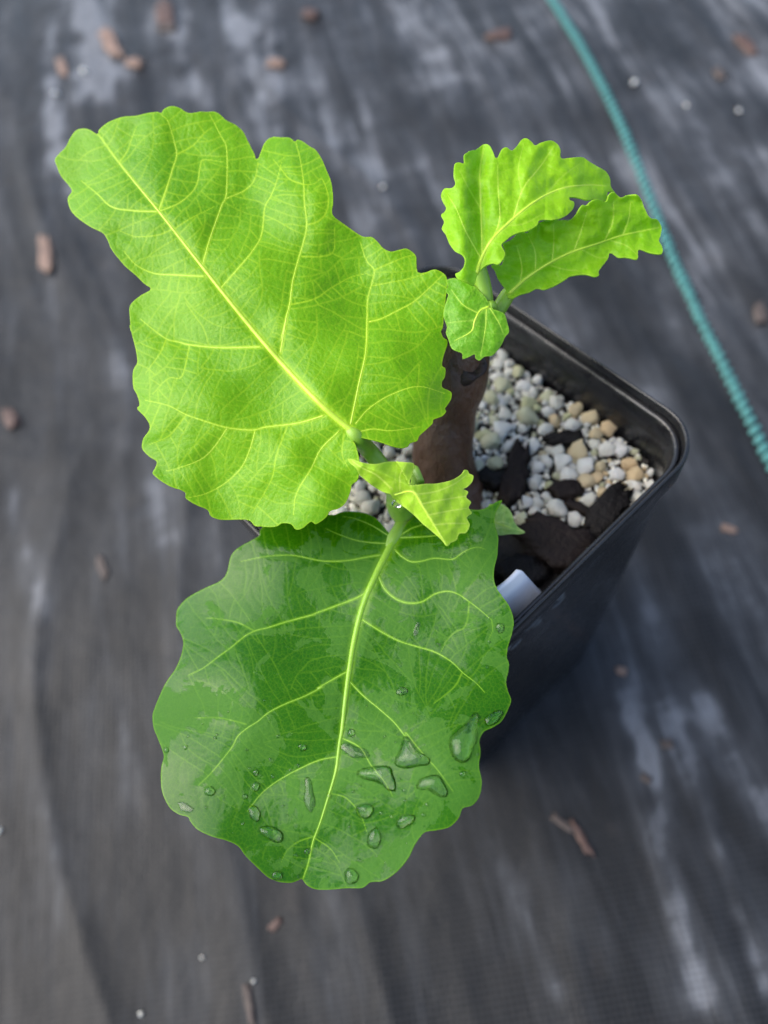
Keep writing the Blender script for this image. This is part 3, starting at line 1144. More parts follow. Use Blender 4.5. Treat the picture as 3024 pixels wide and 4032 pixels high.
V1 = [
    (ZF([(766, 936), (700, 880), (600, 775), (520, 680), (440, 580), (350, 465), (260, 355), (214, 292)]), 21, 5, 0),
    (cat([ZF([(757, 917), (775, 830), (790, 760)]), Z2([(905, 1500), (908, 1380), (930, 1290), (950, 1185), (900, 1120), (860, 1000)])]), 12, 3, 1),
    (Z2([(918, 1522), (1000, 1500), (1100, 1450), (1210, 1390), (1300, 1310), (1400, 1215)]), 6, 3, 1),
    (Z2([(950, 1185), (1050, 1140), (1150, 1100), (1215, 1085)]), 5, 2.5, 2),
    (Z2([(945, 1285), (1050, 1265), (1180, 1240), (1300, 1200)]), 4, 2.5, 2),
    (cat([ZF([(606, 762), (618, 690)]), Z2([(345, 1640), (375, 1500), (400, 1400), (420, 1250), (460, 1100), (490, 1000), (510, 890), (495, 740), (490, 620), (470, 470), (440, 355)])]), 11, 3.5, 1),
    (Z2([(395, 1412), (560, 1372), (670, 1300), (800, 1230), (900, 1205)]), 5, 2.5, 2),
    (Z2([(480, 1095), (600, 1095), (680, 1068), (695, 980), (690, 900)]), 5, 2.5, 2),
    (Z2([(510, 890), (590, 862), (640, 800), (650, 700), (610, 590), (560, 620), (495, 625)]), 5, 2.5, 2),
    (Z2([(490, 625), (400, 590), (340, 520), (290, 460)]), 5, 2.5, 2),
    (Z1([(1195, 1300), (1300, 1180), (1400, 1060), (1460, 950), (1480, 780), (1520, 700), (1560, 600), (1590, 480)]), 7, 2.5, 1),
    (Z1([(1075, 1150), (1110, 1020), (1150, 900), (1200, 760), (1230, 680), (1232, 400), (1190, 300), (1120, 165)]), 9, 3, 1),
    (Z1([(1232, 715), (1350, 662), (1415, 590), (1437, 480)]), 5, 2.5, 1),
    (Z1([(790, 795), (840, 650), (880, 520), (905, 430), (890, 350), (850, 215), (805, 170)]), 8, 3, 1),
    (Z1([(905, 430), (1010, 370), (1090, 285), (1140, 250)]), 5, 2.5, 2),
    (Z1([(800, 797), (930, 740), (1030, 640), (1060, 500), (1085, 462), (1220, 480)]), 5, 2.5, 1),
    (Z1([(530, 480), (580, 410), (610, 330), (640, 250)]), 5, 2.5, 2),
    (Z1([(890, 915), (990, 850), (1150, 770)]), 4, 2.5, 2),
    (Z1([(1090, 1225), (900, 1215), (760, 1205), (640, 1150), (560, 1060)]), 8, 3, 1),
    (Z1([(785, 802), (620, 795), (480, 770), (380, 680), (280, 600)]), 7, 3, 1),
    (Z1([(870, 920), (780, 955), (640, 965), (540, 930)]), 4.5, 2.5, 2),
    (Z3([(965, 192), (700, 197), (500, 180), (420, 160), (340, 140), (230, 60), (170, 10)]), 11, 3, 1),
    (Z3([(340, 140), (300, 230), (200, 370)]), 5, 2.5, 2),
    (Z3([(490, 185), (460, 330), (430, 395), (350, 400), (250, 500)]), 4.5, 2.5, 2),
    (Z3([(1370, 640), (1200, 690), (1000, 715), (900, 735), (740, 720), (600, 680), (470, 635), (350, 575), (200, 540)]), 11, 3, 1),
    (Z3([(920, 738), (890, 850), (830, 980), (720, 1085), (600, 1150), (480, 1178)]), 6, 2.5, 1),
    (Z3([(740, 720), (650, 850), (560, 930), (400, 990), (330, 1005)]), 6, 2.5, 1),
    (Z3([(470, 635), (360, 770), (230, 830)]), 5, 2.5, 2),
    (Z3([(1470, 740), (1350, 860), (1290, 980), (1190, 1150), (1170, 1290)]), 7, 3, 1),
    (Z3([(1130, 708), (1060, 900), (1030, 1050), (960, 1180), (900, 1280)]), 5, 2.5, 2),
    (Z3([(1500, 760), (1490, 900), (1540, 1000)]), 5, 2.5, 2),
    (ZF([(768, 915), (800, 880), (850, 850), (905, 835), (962, 850)]), 6, 2.5, 1),
    (Z5([(290, 188), (400, 165), (520, 177), (640, 165), (740, 150)]), 6, 2.5, 1),
]
MID1 = (ZF([(766, 936)])[0], ZF([(214, 292)])[0])


def shape1(X, Y):
    s = side(X, Y, MID1[0], MID1[1])          # positive = upper right half
    along = ((X - MID1[0][0]) * (MID1[1] - MID1[0])[0] + (Y - MID1[0][1]) * (MID1[1] - MID1[0])[1]) / np.linalg.norm(MID1[1] - MID1[0])
    h = -0.0058 * (np.sqrt(s ** 2 + 90 ** 2) - 90) / 600 * np.where(s > 0, 0.6, 1.15)
    h -= 0.004 * np.clip((along - 700) / 600, 0, 1.3) ** 2
    h -= 0.003 * np.clip((200 - along) / 400, 0, 1.2) ** 2
    h += 0.0016 * np.sin(X / 118 + Y / 210) * np.clip(np.abs(s) / 350, 0, 1)
    h += 0.0012 * np.sin(Y / 90 - X / 160 + 1) * np.clip(np.abs(s) / 300, 0, 1)
    h += 0.0020 * NZ.fbm(X / 260, Y / 260 + 4, 2)
    return h


L1 = Leaf('lime_leaf', O1, (1000, 1250), 0.191, (-0.08, 0.13, 1.0), shape1, V1, MAT['lime'], MAT['vein_lime'], 3.6, (42, 2.8, .55), (34, 2.0, .26), 0.6, seed=2).attach(plant)
L1.obj['label'] = 'largest lime green lobed leaf blade with pale veins'

# ---- the wet dark leaf
O2 = cat([
    Z8([(552, 205), (520, 180), (500, 158), (450, 100), (400, 60), (340, 36), (260, 25), (180, 28), (110, 50)]),
    np.array([(1230, 2020), (1130, 2035), (1060, 2055)]),
    Z7([(990, 275), (980, 310), (970, 335), (900, 375), (820, 420), (770, 460), (740, 510), (725, 580), (715, 620), (690, 670), (640, 710), (560, 745), (480, 785), (400, 830), (340, 885), (305, 940),
        (298, 1010), (300, 1070), (330, 1120), (355, 1190), (350, 1260), (330, 1330), (290, 1420), (220, 1520), (170, 1620), (125, 1730), (105, 1800)]),
    ZA([(60, 180), (75, 220), (95, 270), (105, 310), (95, 350), (92, 410), (100, 470), (130, 530), (170, 560), (210, 572), (220, 590), (250, 625), (310, 655), (380, 675), (430, 700), (460, 740), (510, 790),
        (560, 835), (610, 855), (660, 858), (693, 847), (706, 842), (730, 870), (770, 887), (830, 888), (900, 882), (970, 880), (1005, 856), (1060, 850), (1120, 810), (1170, 750), (1200, 690), (1240, 640),
        (1290, 630), (1350, 615), (1390, 575), (1407, 535), (1450, 520), (1480, 480), (1490, 420), (1478, 350), (1485, 290), (1480, 240), (1500, 200), (1540, 180), (1580, 150)]),
    Z8([(1395, 1435), (1405, 1390), (1380, 1320), (1370, 1260), (1385, 1190), (1390, 1130), (1375, 1080), (1385, 1000), (1410, 920), (1425, 840), (1415, 770), (1385, 700), (1340, 640), (1300, 580), (1280, 510),
        (1285, 430), (1305, 350), (1310, 280), (1312, 210), (1290, 130), (1285, 80), (1300, 20)]),
    Z5([(1340, 685), (1300, 692), (1250, 722), (1180, 750), (1090, 745), (960, 735), (840, 745), (740, 770), (680, 815), (640, 860), (615, 905), (600, 930)])])
V2 = [
    (cat([Z8([(560, 215), (500, 330), (430, 470), (360, 630), (310, 780), (265, 970), (235, 1150), (205, 1370), (180, 1600)]), ZA([(882, 190), (870, 260), (855, 370), (820, 490), (785, 600), (755, 680), (735, 770), (712, 838)])]), 26, 4.5, 0),
    (Z8([(560, 300), (610, 350), (680, 390), (760, 385), (850, 365), (980, 372), (1060, 320), (1150, 285), (1220, 300)]), 8, 3, 1),
    (Z8([(600, 215), (700, 212), (820, 205), (940, 190)]), 7, 3, 1),
    (Z8([(600, 200), (680, 150), (760, 120), (860, 60)]), 6, 3, 1),
    (Z8([(440, 490), (490, 590), (570, 660), (660, 690), (760, 680), (850, 625), (940, 605), (1020, 625), (1100, 680), (1180, 740), (1265, 815)]), 9, 3, 1),
    (Z8([(325, 810), (450, 890), (580, 960), (700, 1000), (850, 1045), (970, 1115), (1060, 1200), (1150, 1270), (1215, 1340)]), 8, 3, 1),
    (Z8([(1050, 1195), (1000, 1290), (910, 1370), (840, 1420)]), 4, 2.5, 2),
    (Z8([(1100, 680), (1090, 800), (1062, 870), (1000, 900), (940, 960), (895, 1045)]), 4, 2.5, 2),
    (Z8([(1265, 815), (1270, 890), (1240, 960)]), 3, 2, 2),
    (cat([Z8([(230, 1255), (330, 1360), (450, 1460), (560, 1560), (640, 1660)]), ZA([(1160, 205), (1220, 280), (1300, 370), (1365, 460)])]), 7, 3, 1),
    (ZA([(875, 225), (960, 270), (1010, 350), (1070, 420), (1100, 480)]), 6, 2.5, 1),
    (Z8([(515, 258), (400, 252), (280, 235), (150, 190), (60, 150)]), 6, 3, 1),
    (Z8([(520, 205), (400, 130), (280, 80), (180, 60)]), 5, 2.5, 1),
    (cat([Z8([(470, 340), (350, 358), (230, 380), (100, 387)]), Z7([(1450, 530), (1280, 495), (1150, 490), (1000, 505), (830, 540)])]), 8, 3, 1),
    (cat([Z8([(365, 605), (280, 655), (150, 705), (0, 760)]), Z7([(1400, 980), (1210, 1030), (1050, 1080), (950, 1105), (860, 1150), (750, 1240), (640, 1320), (520, 1410), (400, 1470)])]), 9, 3, 1),
    (Z7([(930, 1105), (800, 1040), (640, 1010), (530, 1000)]), 5, 2.5, 2),
    (cat([Z8([(220, 1185), (120, 1240), (0, 1310)]), Z7([(1500, 1560), (1350, 1640), (1200, 1700), (1060, 1770), (960, 1850), (880, 1900), (800, 1970)]), ZA([(400, 270), (320, 370), (255, 435)])]), 8, 3, 1),
    (Z7([(870, 1870), (760, 1840), (620, 1815), (450, 1820)]), 4, 2.5, 2),
    (ZA([(865, 308), (780, 325), (690, 365), (600, 415), (530, 470), (470, 545)]), 6, 2.5, 1),
    (ZA([(760, 655), (690, 680), (640, 720), (615, 770)]), 4, 2, 2),
    (ZA([(835, 470), (900, 490), (960, 560), (990, 640)]), 4, 2, 2),
    (ZA([(765, 665), (830, 710), (870, 770)]), 3.5, 2, 2),
]
MID2 = (np.array((1552.0, 2115.0)), np.array((1195.0, 3460.0)))


def shape2(X, Y):
    s = side(X, Y, MID2[0], MID2[1])         # positive: picture-left half
    along = ((X - MID2[0][0]) * (MID2[1] - MID2[0])[0] + (Y - MID2[0][1]) * (MID2[1] - MID2[0])[1]) / np.linalg.norm(MID2[1] - MID2[0])
    h = 0.0030 * (np.sqrt(s ** 2 + 60 ** 2) - 60) / 400
    h -= 0.0038 * np.clip((np.abs(s) - 330) / 300, 0, 4) ** 2
    h -= 0.0065 * np.clip((along - 850) / 550, 0, 3) ** 2
    h += 0.0014 * np.sin(along / 105 + 0.6) * np.tanh(np.abs(s) / 250) * 1.2
    h += 0.0009 * NZ.fbm(X / 260 + 9, Y / 260 + 4, 1)
    # the right basal lobe is raised and waves
    h += 0.004 * np.exp(-(((X - 1930) / 160) ** 2 + ((Y - 2080) / 180) ** 2))
    return h


def cam_axes(v):
    v = np.array(v, float)
    return (v @ RIGHT, v @ UP, -(v @ FWD))


L2 = Leaf('mature_leaf', O2, (1550, 2115), 0.204, cam_axes((-0.02, -0.07, 1.0)), shape2, V2, MAT['dark'], MAT['vein_dark'], 3.6, (44, 2.4, .30), (40, 1.8, .10), 0.35, seed=5).attach(plant)
L2.obj['label'] = 'wet dark green leaf blade dotted with water drops'

# ---- the two crinkled young leaves and the small one at the top of the stem
OC = Z4([(215, 948), (240, 935), (268, 900), (275, 862), (258, 835), (215, 815), (180, 770), (160, 720), (135, 680), (148, 640), (130, 600), (150, 580), (160, 555), (140, 520), (130, 480), (150, 442), (195, 437), (215, 412),
         (205, 370), (210, 300), (235, 285), (268, 290), (270, 242), (310, 215), (340, 210), (380, 180), (410, 180), (435, 215), (460, 262), (490, 210), (520, 196), (550, 215), (580, 190), (610, 150), (640, 143), (670, 165),
         (690, 185), (720, 170), (780, 155), (820, 175), (840, 210), (845, 260), (900, 258), (970, 255), (1010, 280), (1060, 310), (1110, 340), (1135, 385), (1140, 430), (1165, 470), (1122, 460), (1112, 515), (1050, 505),
         (1000, 510), (950, 495), (900, 490), (895, 508), (920, 520), (920, 550), (900, 580), (860, 610), (800, 625), (720, 628), (700, 660), (650, 690), (600, 700), (550, 720), (520, 745), (490, 772), (500, 800), (512, 830),
         (500, 860), (470, 890), (440, 885), (400, 895), (370, 920), (345, 960), (325, 1015), (290, 1000), (230, 975)])
VC = [(Z4([(330, 985), (370, 860), (440, 740), (560, 620), (700, 510), (850, 440), (1000, 420), (1110, 425)]), 14, 4, 0),
      (Z4([(375, 850), (372, 700), (365, 500), (362, 330), (385, 200)]), 8, 3, 1),
      (Z4([(440, 740), (480, 620), (470, 450), (468, 300)]), 7, 3, 1),
      (Z4([(560, 620), (620, 440), (720, 310), (800, 190)]), 8, 3, 1),
      (Z4([(610, 470), (590, 330), (620, 170)]), 5, 3, 2),
      (Z4([(740, 490), (850, 370), (960, 290)]), 6, 3, 2),
      (Z4([(370, 860), (280, 700), (220, 560), (170, 480)]), 6, 3, 1),
      (Z4([(365, 560), (290, 430), (240, 330)]), 5, 3, 2),
      (Z4([(520, 660), (620, 650), (740, 590)]), 5, 3, 2)]


def shapeC(X, Y):
    h = 0.0006 * np.abs(NZ(X / 95 + 3, Y / 300 + 1)) + 0.0012 * NZ.fbm(X / 80, Y / 80 + 9, 2)
    h -= 0.006 * np.clip((X - 2150) / 260, 0, 1.2) ** 2
    h += 0.0030 * np.exp(-((X - 1893) / 45) ** 2) * -1
    h -= 0.007 * np.clip((980 - X - 0) / 100, 0, 0)
    h -= 0.005 * np.clip((1850 - X) / 120, 0, 1) ** 2
    return h


LC = Leaf('young_leaf', OC, (2050, 800), 0.187, (0.10, 0.22, 1.0), shapeC, VC, MAT['young'], MAT['vein_lime'], 3.6, (40, 3.0, .28), (34, 2.2, .16), 0.8, seed=8).attach(plant)
OD = Z4([(430, 905), (455, 893), (490, 895), (505, 855), (512, 815), (495, 775), (540, 738), (600, 705), (650, 692), (720, 640), (790, 600), (860, 560), (900, 540), (950, 480), (1020, 470), (1060, 480), (1100, 500), (1130, 480), (1160, 465), (1195, 495), (1240, 485), (1290, 483), (1320, 510), (1335, 550), (1360, 600), (1385, 620), (1415, 625), (1440, 670), (1435, 720),
         (1425, 750), (1445, 790), (1440, 828), (1380, 825), (1305, 803), (1300, 850), (1285, 860), (1230, 850), (1180, 850), (1135, 822), (1120, 860), (1068, 930), (1070, 955), (1040, 965), (980, 950), (900, 960), (870, 980),
         (800, 1020), (740, 1040), (700, 1035), (660, 1055), (600, 1070), (560, 1090), (530, 1090), (520, 1050), (500, 1020), (470, 980), (450, 930)])
# gap where the mat shows between the two young leaves
OD = Z4([(430, 905), (455, 893), (490, 895), (505, 855), (512, 815), (500, 775), (545, 748), (600, 705), (648, 705), (660, 690), (720, 640), (790, 628), (860, 630), (893, 632), (930, 600), (968, 540), (995, 545), (1020, 520), (1060, 505), (1112, 520), (1130, 480), (1160, 465), (1195, 495), (1240, 485), (1290, 483), (1320, 510), (1335, 550), (1360, 600), (1385, 620), (1415, 625), (1440, 670), (1435, 720),
         (1425, 750), (1445, 790), (1440, 828), (1380, 825), (1305, 803), (1300, 850), (1285, 860), (1230, 850), (1180, 850), (1135, 822), (1120, 860), (1068, 930), (1070, 955), (1040, 965), (980, 950), (900, 960), (870, 980),
         (800, 1020), (740, 1040), (700, 1035), (660, 1055), (600, 1070), (560, 1090), (530, 1090), (520, 1050), (500, 1020), (470, 980), (450, 930)])
VD = [(Z4([(535, 1062), (640, 970), (760, 890), (900, 820), (1050, 770), (1200, 720), (1340, 690), (1425, 672)]), 12, 3, 0),
      (Z4([(600, 1005), (610, 900), (580, 780)]), 6, 3, 1), (Z4([(690, 935), (690, 820), (650, 720)]), 6, 3, 1),
      (Z4([(790, 875), (800, 770), (800, 660)]), 6, 3, 1), (Z4([(920, 812), (960, 700), (1000, 570)]), 6, 3, 1),
      (Z4([(1100, 755), (1150, 640), (1155, 510)]), 6, 3, 1), (Z4([(1210, 718), (1245, 620), (1255, 520)]), 5, 3, 1),
      (Z4([(760, 890), (860, 920), (960, 930)]), 5, 3, 2), (Z4([(960, 800), (1060, 850), (1110, 850)]), 5, 3, 2),
      (Z4([(1130, 745), (1230, 780), (1290, 830)]), 5, 3, 2)]


def shapeD(X, Y):
    s = side(X, Y, Z4([(535, 1062)])[0], Z4([(1425, 672)])[0])
    h = 0.0045 * (np.sqrt(s ** 2 + 20 ** 2) - 20) / 150
    h += 0.0010 * np.sin(X / 44 + NZ(X / 90, Y / 90) * 2) * np.clip(np.abs(s) / 120, 0, 1) + 0.0010 * NZ.fbm(X / 60 + 3, Y / 60, 2)
    return h


LD = Leaf('young_leaf', OD, (2250, 970), 0.196, (0.05, -0.10, 1.0), shapeD, VD, MAT['young'], MAT['vein_lime'], 3.6, (38, 2.8, .25), (34, 2.2, .16), 0.7, seed=12).attach(plant)
OE = Z4([(165, 985), (210, 972), (250, 985), (290, 1000), (325, 1018), (360, 1050), (390, 1080), (410, 1110), (432, 1135), (440, 1155), (480, 1170), (510, 1190), (525, 1240), (535, 1290), (512, 1322), (490, 1370), (460, 1410),
         (430, 1435), (390, 1440), (360, 1462), (337, 1450), (330, 1425), (300, 1440), (260, 1452), (255, 1420), (215, 1405), (190, 1385), (175, 1340), (160, 1300), (165, 1260), (145, 1200), (150, 1150), (165, 1100), (172, 1070), (158, 1050), (170, 1020)])
VE = [(Z4([(425, 1140), (365, 1165), (330, 1230), (310, 1290), (210, 1345)]), 9, 3, 0), (Z4([(400, 1155), (395, 1260), (365, 1440)]), 6, 3, 1),
      (Z4([(350, 1180), (260, 1130), (190, 1040)]), 6, 3, 1), (Z4([(420, 1150), (470, 1230), (500, 1300)]), 5, 3, 1), (Z4([(330, 1225), (240, 1230), (170, 1240)]), 5, 3, 2)]


def shapeE(X, Y):
    h = -0.0026 * (((X - 1870) / 130) ** 2 * 0.5 + ((Y - 1230) / 170) ** 2 * 0.6)
    return h + 0.0007 * NZ.fbm(X / 70, Y / 70, 2)


LE = Leaf('small_leaf', OE, (1875, 1250), 0.190, (-0.05, 0.05, 1.0), shapeE, VE, MAT['mid'], MAT['vein_lime'], 3.6, (36, 2.8, .35), (30, 2.0, .16), 0.5, seed=15).attach(plant)

# ---- folded young leaf over the dark one
OY = Z5([(218, 378), (260, 385), (310, 402), (370, 415), (430, 417), (490, 405), (540, 399), (620, 403), (690, 410), (702, 430), (690, 490), (672, 540), (682, 572), (780, 562), (860, 560), (940, 545), (1000, 525), (1050, 490), (1072, 460), (1095, 470),
         (1100, 487), (1132, 505), (1122, 550), (1082, 590), (1060, 600), (1095, 622), (1080, 660), (1115, 695), (1098, 735), (1120, 775), (1085, 808), (1105, 860), (1080, 915), (1030, 925), (1010, 970), (970, 990), (940, 1015),
         (890, 960), (820, 900), (760, 850), (700, 790), (640, 740), (560, 680), (530, 640), (470, 620), (390, 570), (330, 520), (305, 500), (280, 450), (240, 415)])
RIDGE = Z5([(330, 430), (500, 500), (690, 600), (770, 730), (850, 860), (935, 1008)])
VY = [(Z5([(560, 640), (690, 620), (760, 720), (840, 850), (925, 985)]), 7, 3, 0), (Z5([(700, 640), (850, 620), (980, 570), (1080, 500)]), 5, 3, 1), (Z5([(750, 710), (900, 680), (1080, 650)]), 5, 3, 1),
      (Z5([(800, 790), (950, 760), (1080, 740)]), 5, 3, 1), (Z5([(840, 860), (960, 850), (1080, 850)]), 5, 3, 1), (Z5([(540, 600), (430, 500), (330, 450), (250, 395)]), 6, 3, 1), (Z5([(600, 620), (600, 500), (640, 420)]), 5, 3, 1)]


def shapeY(X, Y):
    best = np.full(X.shape, 1e9)
    S = spline(RIDGE, 6)
    for p in S:
        np.minimum(best, np.hypot(X - p[0], Y - p[1]), out=best)
    s = side(X, Y, RIDGE[2], RIDGE[-1])
    h = 0.0045 - np.where(s > 0, 0.042, 0.105) * best * 0.182 / FPX * 10
    h += 0.0005 * np.sin((X + Y * .6) / 17.0) * np.clip(best / 70, 0, 1) * np.where(X < 1630, 1.3, .5)
    return h + 0.0004 * NZ.fbm(X / 45, Y / 45, 2)


LY = Leaf('folded_leaf', OY, (1690, 1960), 0.181, (0.0, 0.05, 1.0), shapeY, VY, MAT['fold'], MAT['vein_lime'], 3.0, (34, 2.2, .28), None, .3, seed=21).attach(plant)
# ---- pale pointed leaf tip that shows beyond the edge of the dark leaf
OFx = Z5([(1240, 720), (1300, 712), (1345, 712), (1385, 742), (1410, 780), (1430, 840), (1460, 880), (1503, 908), (1480, 925), (1400, 926), (1330, 936), (1290, 920), (1250, 860)])
VF = [(Z5([(1230, 800), (1300, 845), (1400, 880), (1490, 908)]), 5, 2.5, 0), (Z5([(1270, 850), (1330, 838), (1390, 850)]), 3.5, 2, 2), (Z5([(1290, 885), (1340, 880), (1400, 895)]), 3, 2, 2)]
LF = Leaf('pale_leaf', OFx, (1990, 2050), 0.211, (-0.25, 0.2, 1.0), lambda X, Y: 0.0006 * NZ.fbm(X / 30, Y / 30, 2), VF, MAT['under'], MAT['vein_dark'], 3.0, (26, 2.0, .4), None, .6, seed=25).attach(plant)

# ------------------------------------------------------------------ stems and petioles
M = Mat('fig_bark')
bc = M.ramp(M.noise(90, 6, 0.6, co=M.co((1, 1, 0.22))), [(0.28, (0.030, 0.014, 0.009)), (0.5, (0.085, 0.038, 0.020)), (0.75, (0.17, 0.100, 0.068))])
bc = M.mix(M.ramp(M.noise(260, 3), [(0.66, 0.0), (0.74, 0.6)]), bc, (0.15, 0.10, 0.08))
M.set(color=bc, rough=M.ramp(M.noise(120, 3), [(0.3, 0.28), (0.7, 0.5)]), normal=M.bump(M.noise(180, 6, 0.65, co=M.co((1, 1, 0.35))), 0.0022, 0.9))
MAT['bark_stem'] = M.m
stem_px = [((1772, 2010), SOIL_Z - 0.006, .0122), ((1766, 1945), SOIL_Z - .001, .0112), ((1754, 1880), SOIL_Z + .004, .0100), ((1746, 1780), SOIL_Z + .013, .0092), ((1750, 1690), SOIL_Z + .021, .0088),
           ((1764, 1600), SOIL_Z + .028, .0084), ((1784, 1520), SOIL_Z + .034, .0090), ((1792, 1440), SOIL_Z + .0395, .0093), ((1806, 1360), SOIL_Z + .0445, .0090), ((1815, 1290), SOIL_Z + .048, .0078), ((1818, 1262), SOIL_Z + .0495, .0045)]
SP = np.array([at_z(np.array(p, float), z) for p, z, r in stem_px])
SPR = spline(np.concatenate([SP, np.array([[r] for _, _, r in stem_px])], 1), 0.0012)
V, F = tube_geo(SPR[:, :3], SPR[:, 3], 30, wobble=0.035)
Va = np.array(V)
axis_ = np.repeat(SPR[:, :3], 30, axis=0)
rad_ = Va - axis_
th_ = np.tile(np.arange(30) / 30 * 2 * math.pi, len(SPR))
zz_ = np.repeat(np.arange(len(SPR)), 30) * .0012
bumpy = .05 * NZ.fbm(np.cos(th_) * 2.2 + 20, np.sin(th_) * 2.2 + zz_ * 110, 3) + .022 * NZ(np.cos(th_) * 9 + 60, np.sin(th_) * 9 + zz_ * 60)
Va = axis_ + rad_ * (1 + bumpy)[:, None]
keep(link('stem', mesh('stem', Va, F), MAT['bark_stem']), plant)
# leaf scar / knob at the top of the stem
kp = at_depth(np.array([1852.0, 1438.0]), np.array(0.2055))
kv, kf = [], []
for ring, (rr, hh) in enumerate(((.0052, -.004), (.0050, -.001), (.0044, .0010), (.0036, .0017), (.0028, .0012), (.0016, .0002), (.0001, -.0003))):
    for k in range(18):
        a = 2 * math.pi * k / 18
        w = 1 + .12 * math.sin(3 * a + ring)
        kv.append(kp + (RIGHT * math.cos(a) * .82 + UP * math.sin(a)) * rr * w + (-FWD * .8 + RIGHT * .55) * hh)
for r_ in range(6):
    for k in range(18):
        kf.append((r_ * 18 + k, r_ * 18 + (k + 1) % 18, (r_ + 1) * 18 + (k + 1) % 18, (r_ + 1) * 18 + k))
keep(link('leaf_scar', mesh('leaf_scar', kv, kf), simple('scar', (0.022, 0.012, 0.010), 0.5, .5, 300, .0008, 600)), plant)


def pet(name, pts, mat_, n=14):
    P = np.array([list(at_depth(np.array(p, float), np.array(d))) + [r] for p, d, r in pts])
    S = spline(P, 0.0008)
    V, F = tube_geo(S[:, :3], S[:, 3], n)
    return keep(link(name, mesh(name, V, F), mat_), plant)


pb1 = (L1.P0)
d1 = float((L1.surf(np.array([[1394.0, 1712.0]]))[0] - CAM) @ FWD)
d2 = float((L2.surf(np.array([[1556.0, 2108.0]]))[0] - CAM) @ FWD)
# green shoot rising from the foot of the cutting
pet('shoot', [((1690, 2075), .226, .0040), ((1640, 2060), .216, .0038), ((1600, 2030), .210, .0036), ((1572, 1990), .204, .0034), ((1566, 1955), .199, .0030)], MAT['petiole_dark'], 18)
pet('petiole', [((1590, 2000), .206, .0028), ((1545, 1915), .2035, .0025), ((1500, 1835), .200, .0023), ((1445, 1765), .1965, .0022), ((1405, 1722), d1 + .0014, .0020), ((1370, 1690), d1 + .0012, .0013)], MAT['petiole'])
pet('petiole', [((1592, 2015), .207, .0028), ((1588, 2060), .2075, .0023), ((1570, 2095), d2 + .002, .0021), ((1552, 2118), d2 + .0009, .0020), ((1532, 2160), d2 + .0002, .0017)], MAT['petiole_dark'])
pet('petiole', [((1572, 1995), .203, .0022), ((1600, 1960), .195, .0018), ((1640, 1905), .188, .0015), ((1632, 1850), .1855, .0012), ((1660, 1900), .183, .0008)], MAT['petiole_dark'])
pet('petiole', [((1835, 1330), .208, .0036), ((1880, 1280), .201, .0028), ((1906, 1200), .1945, .0023), ((1900, 1120), .1925, .0021), ((1885, 1060), .191, .0020), ((1885, 1000), .189, .0014)], MAT['petiole'])
pet('petiole', [((1840, 1340), .208, .0034), ((1910, 1290), .202, .0026), ((1965, 1215), .1985, .0020), ((2000, 1160), .1985, .0019), ((2030, 1120), .1975, .0013)], MAT['petiole'])
pet('petiole', [((1838, 1335), .207, .0030), ((1905, 1270), .199, .0022), ((1935, 1210), .193, .0016), ((1920, 1205), .1915, .0012)], MAT['petiole'])

# ------------------------------------------------------------------ water drops on the dark leaf
M = Mat('water')
M.set(color=(1, 1, 1), rough=0.0, trans=1.0, ior=1.333)
MAT['water'] = M.m
drops = []


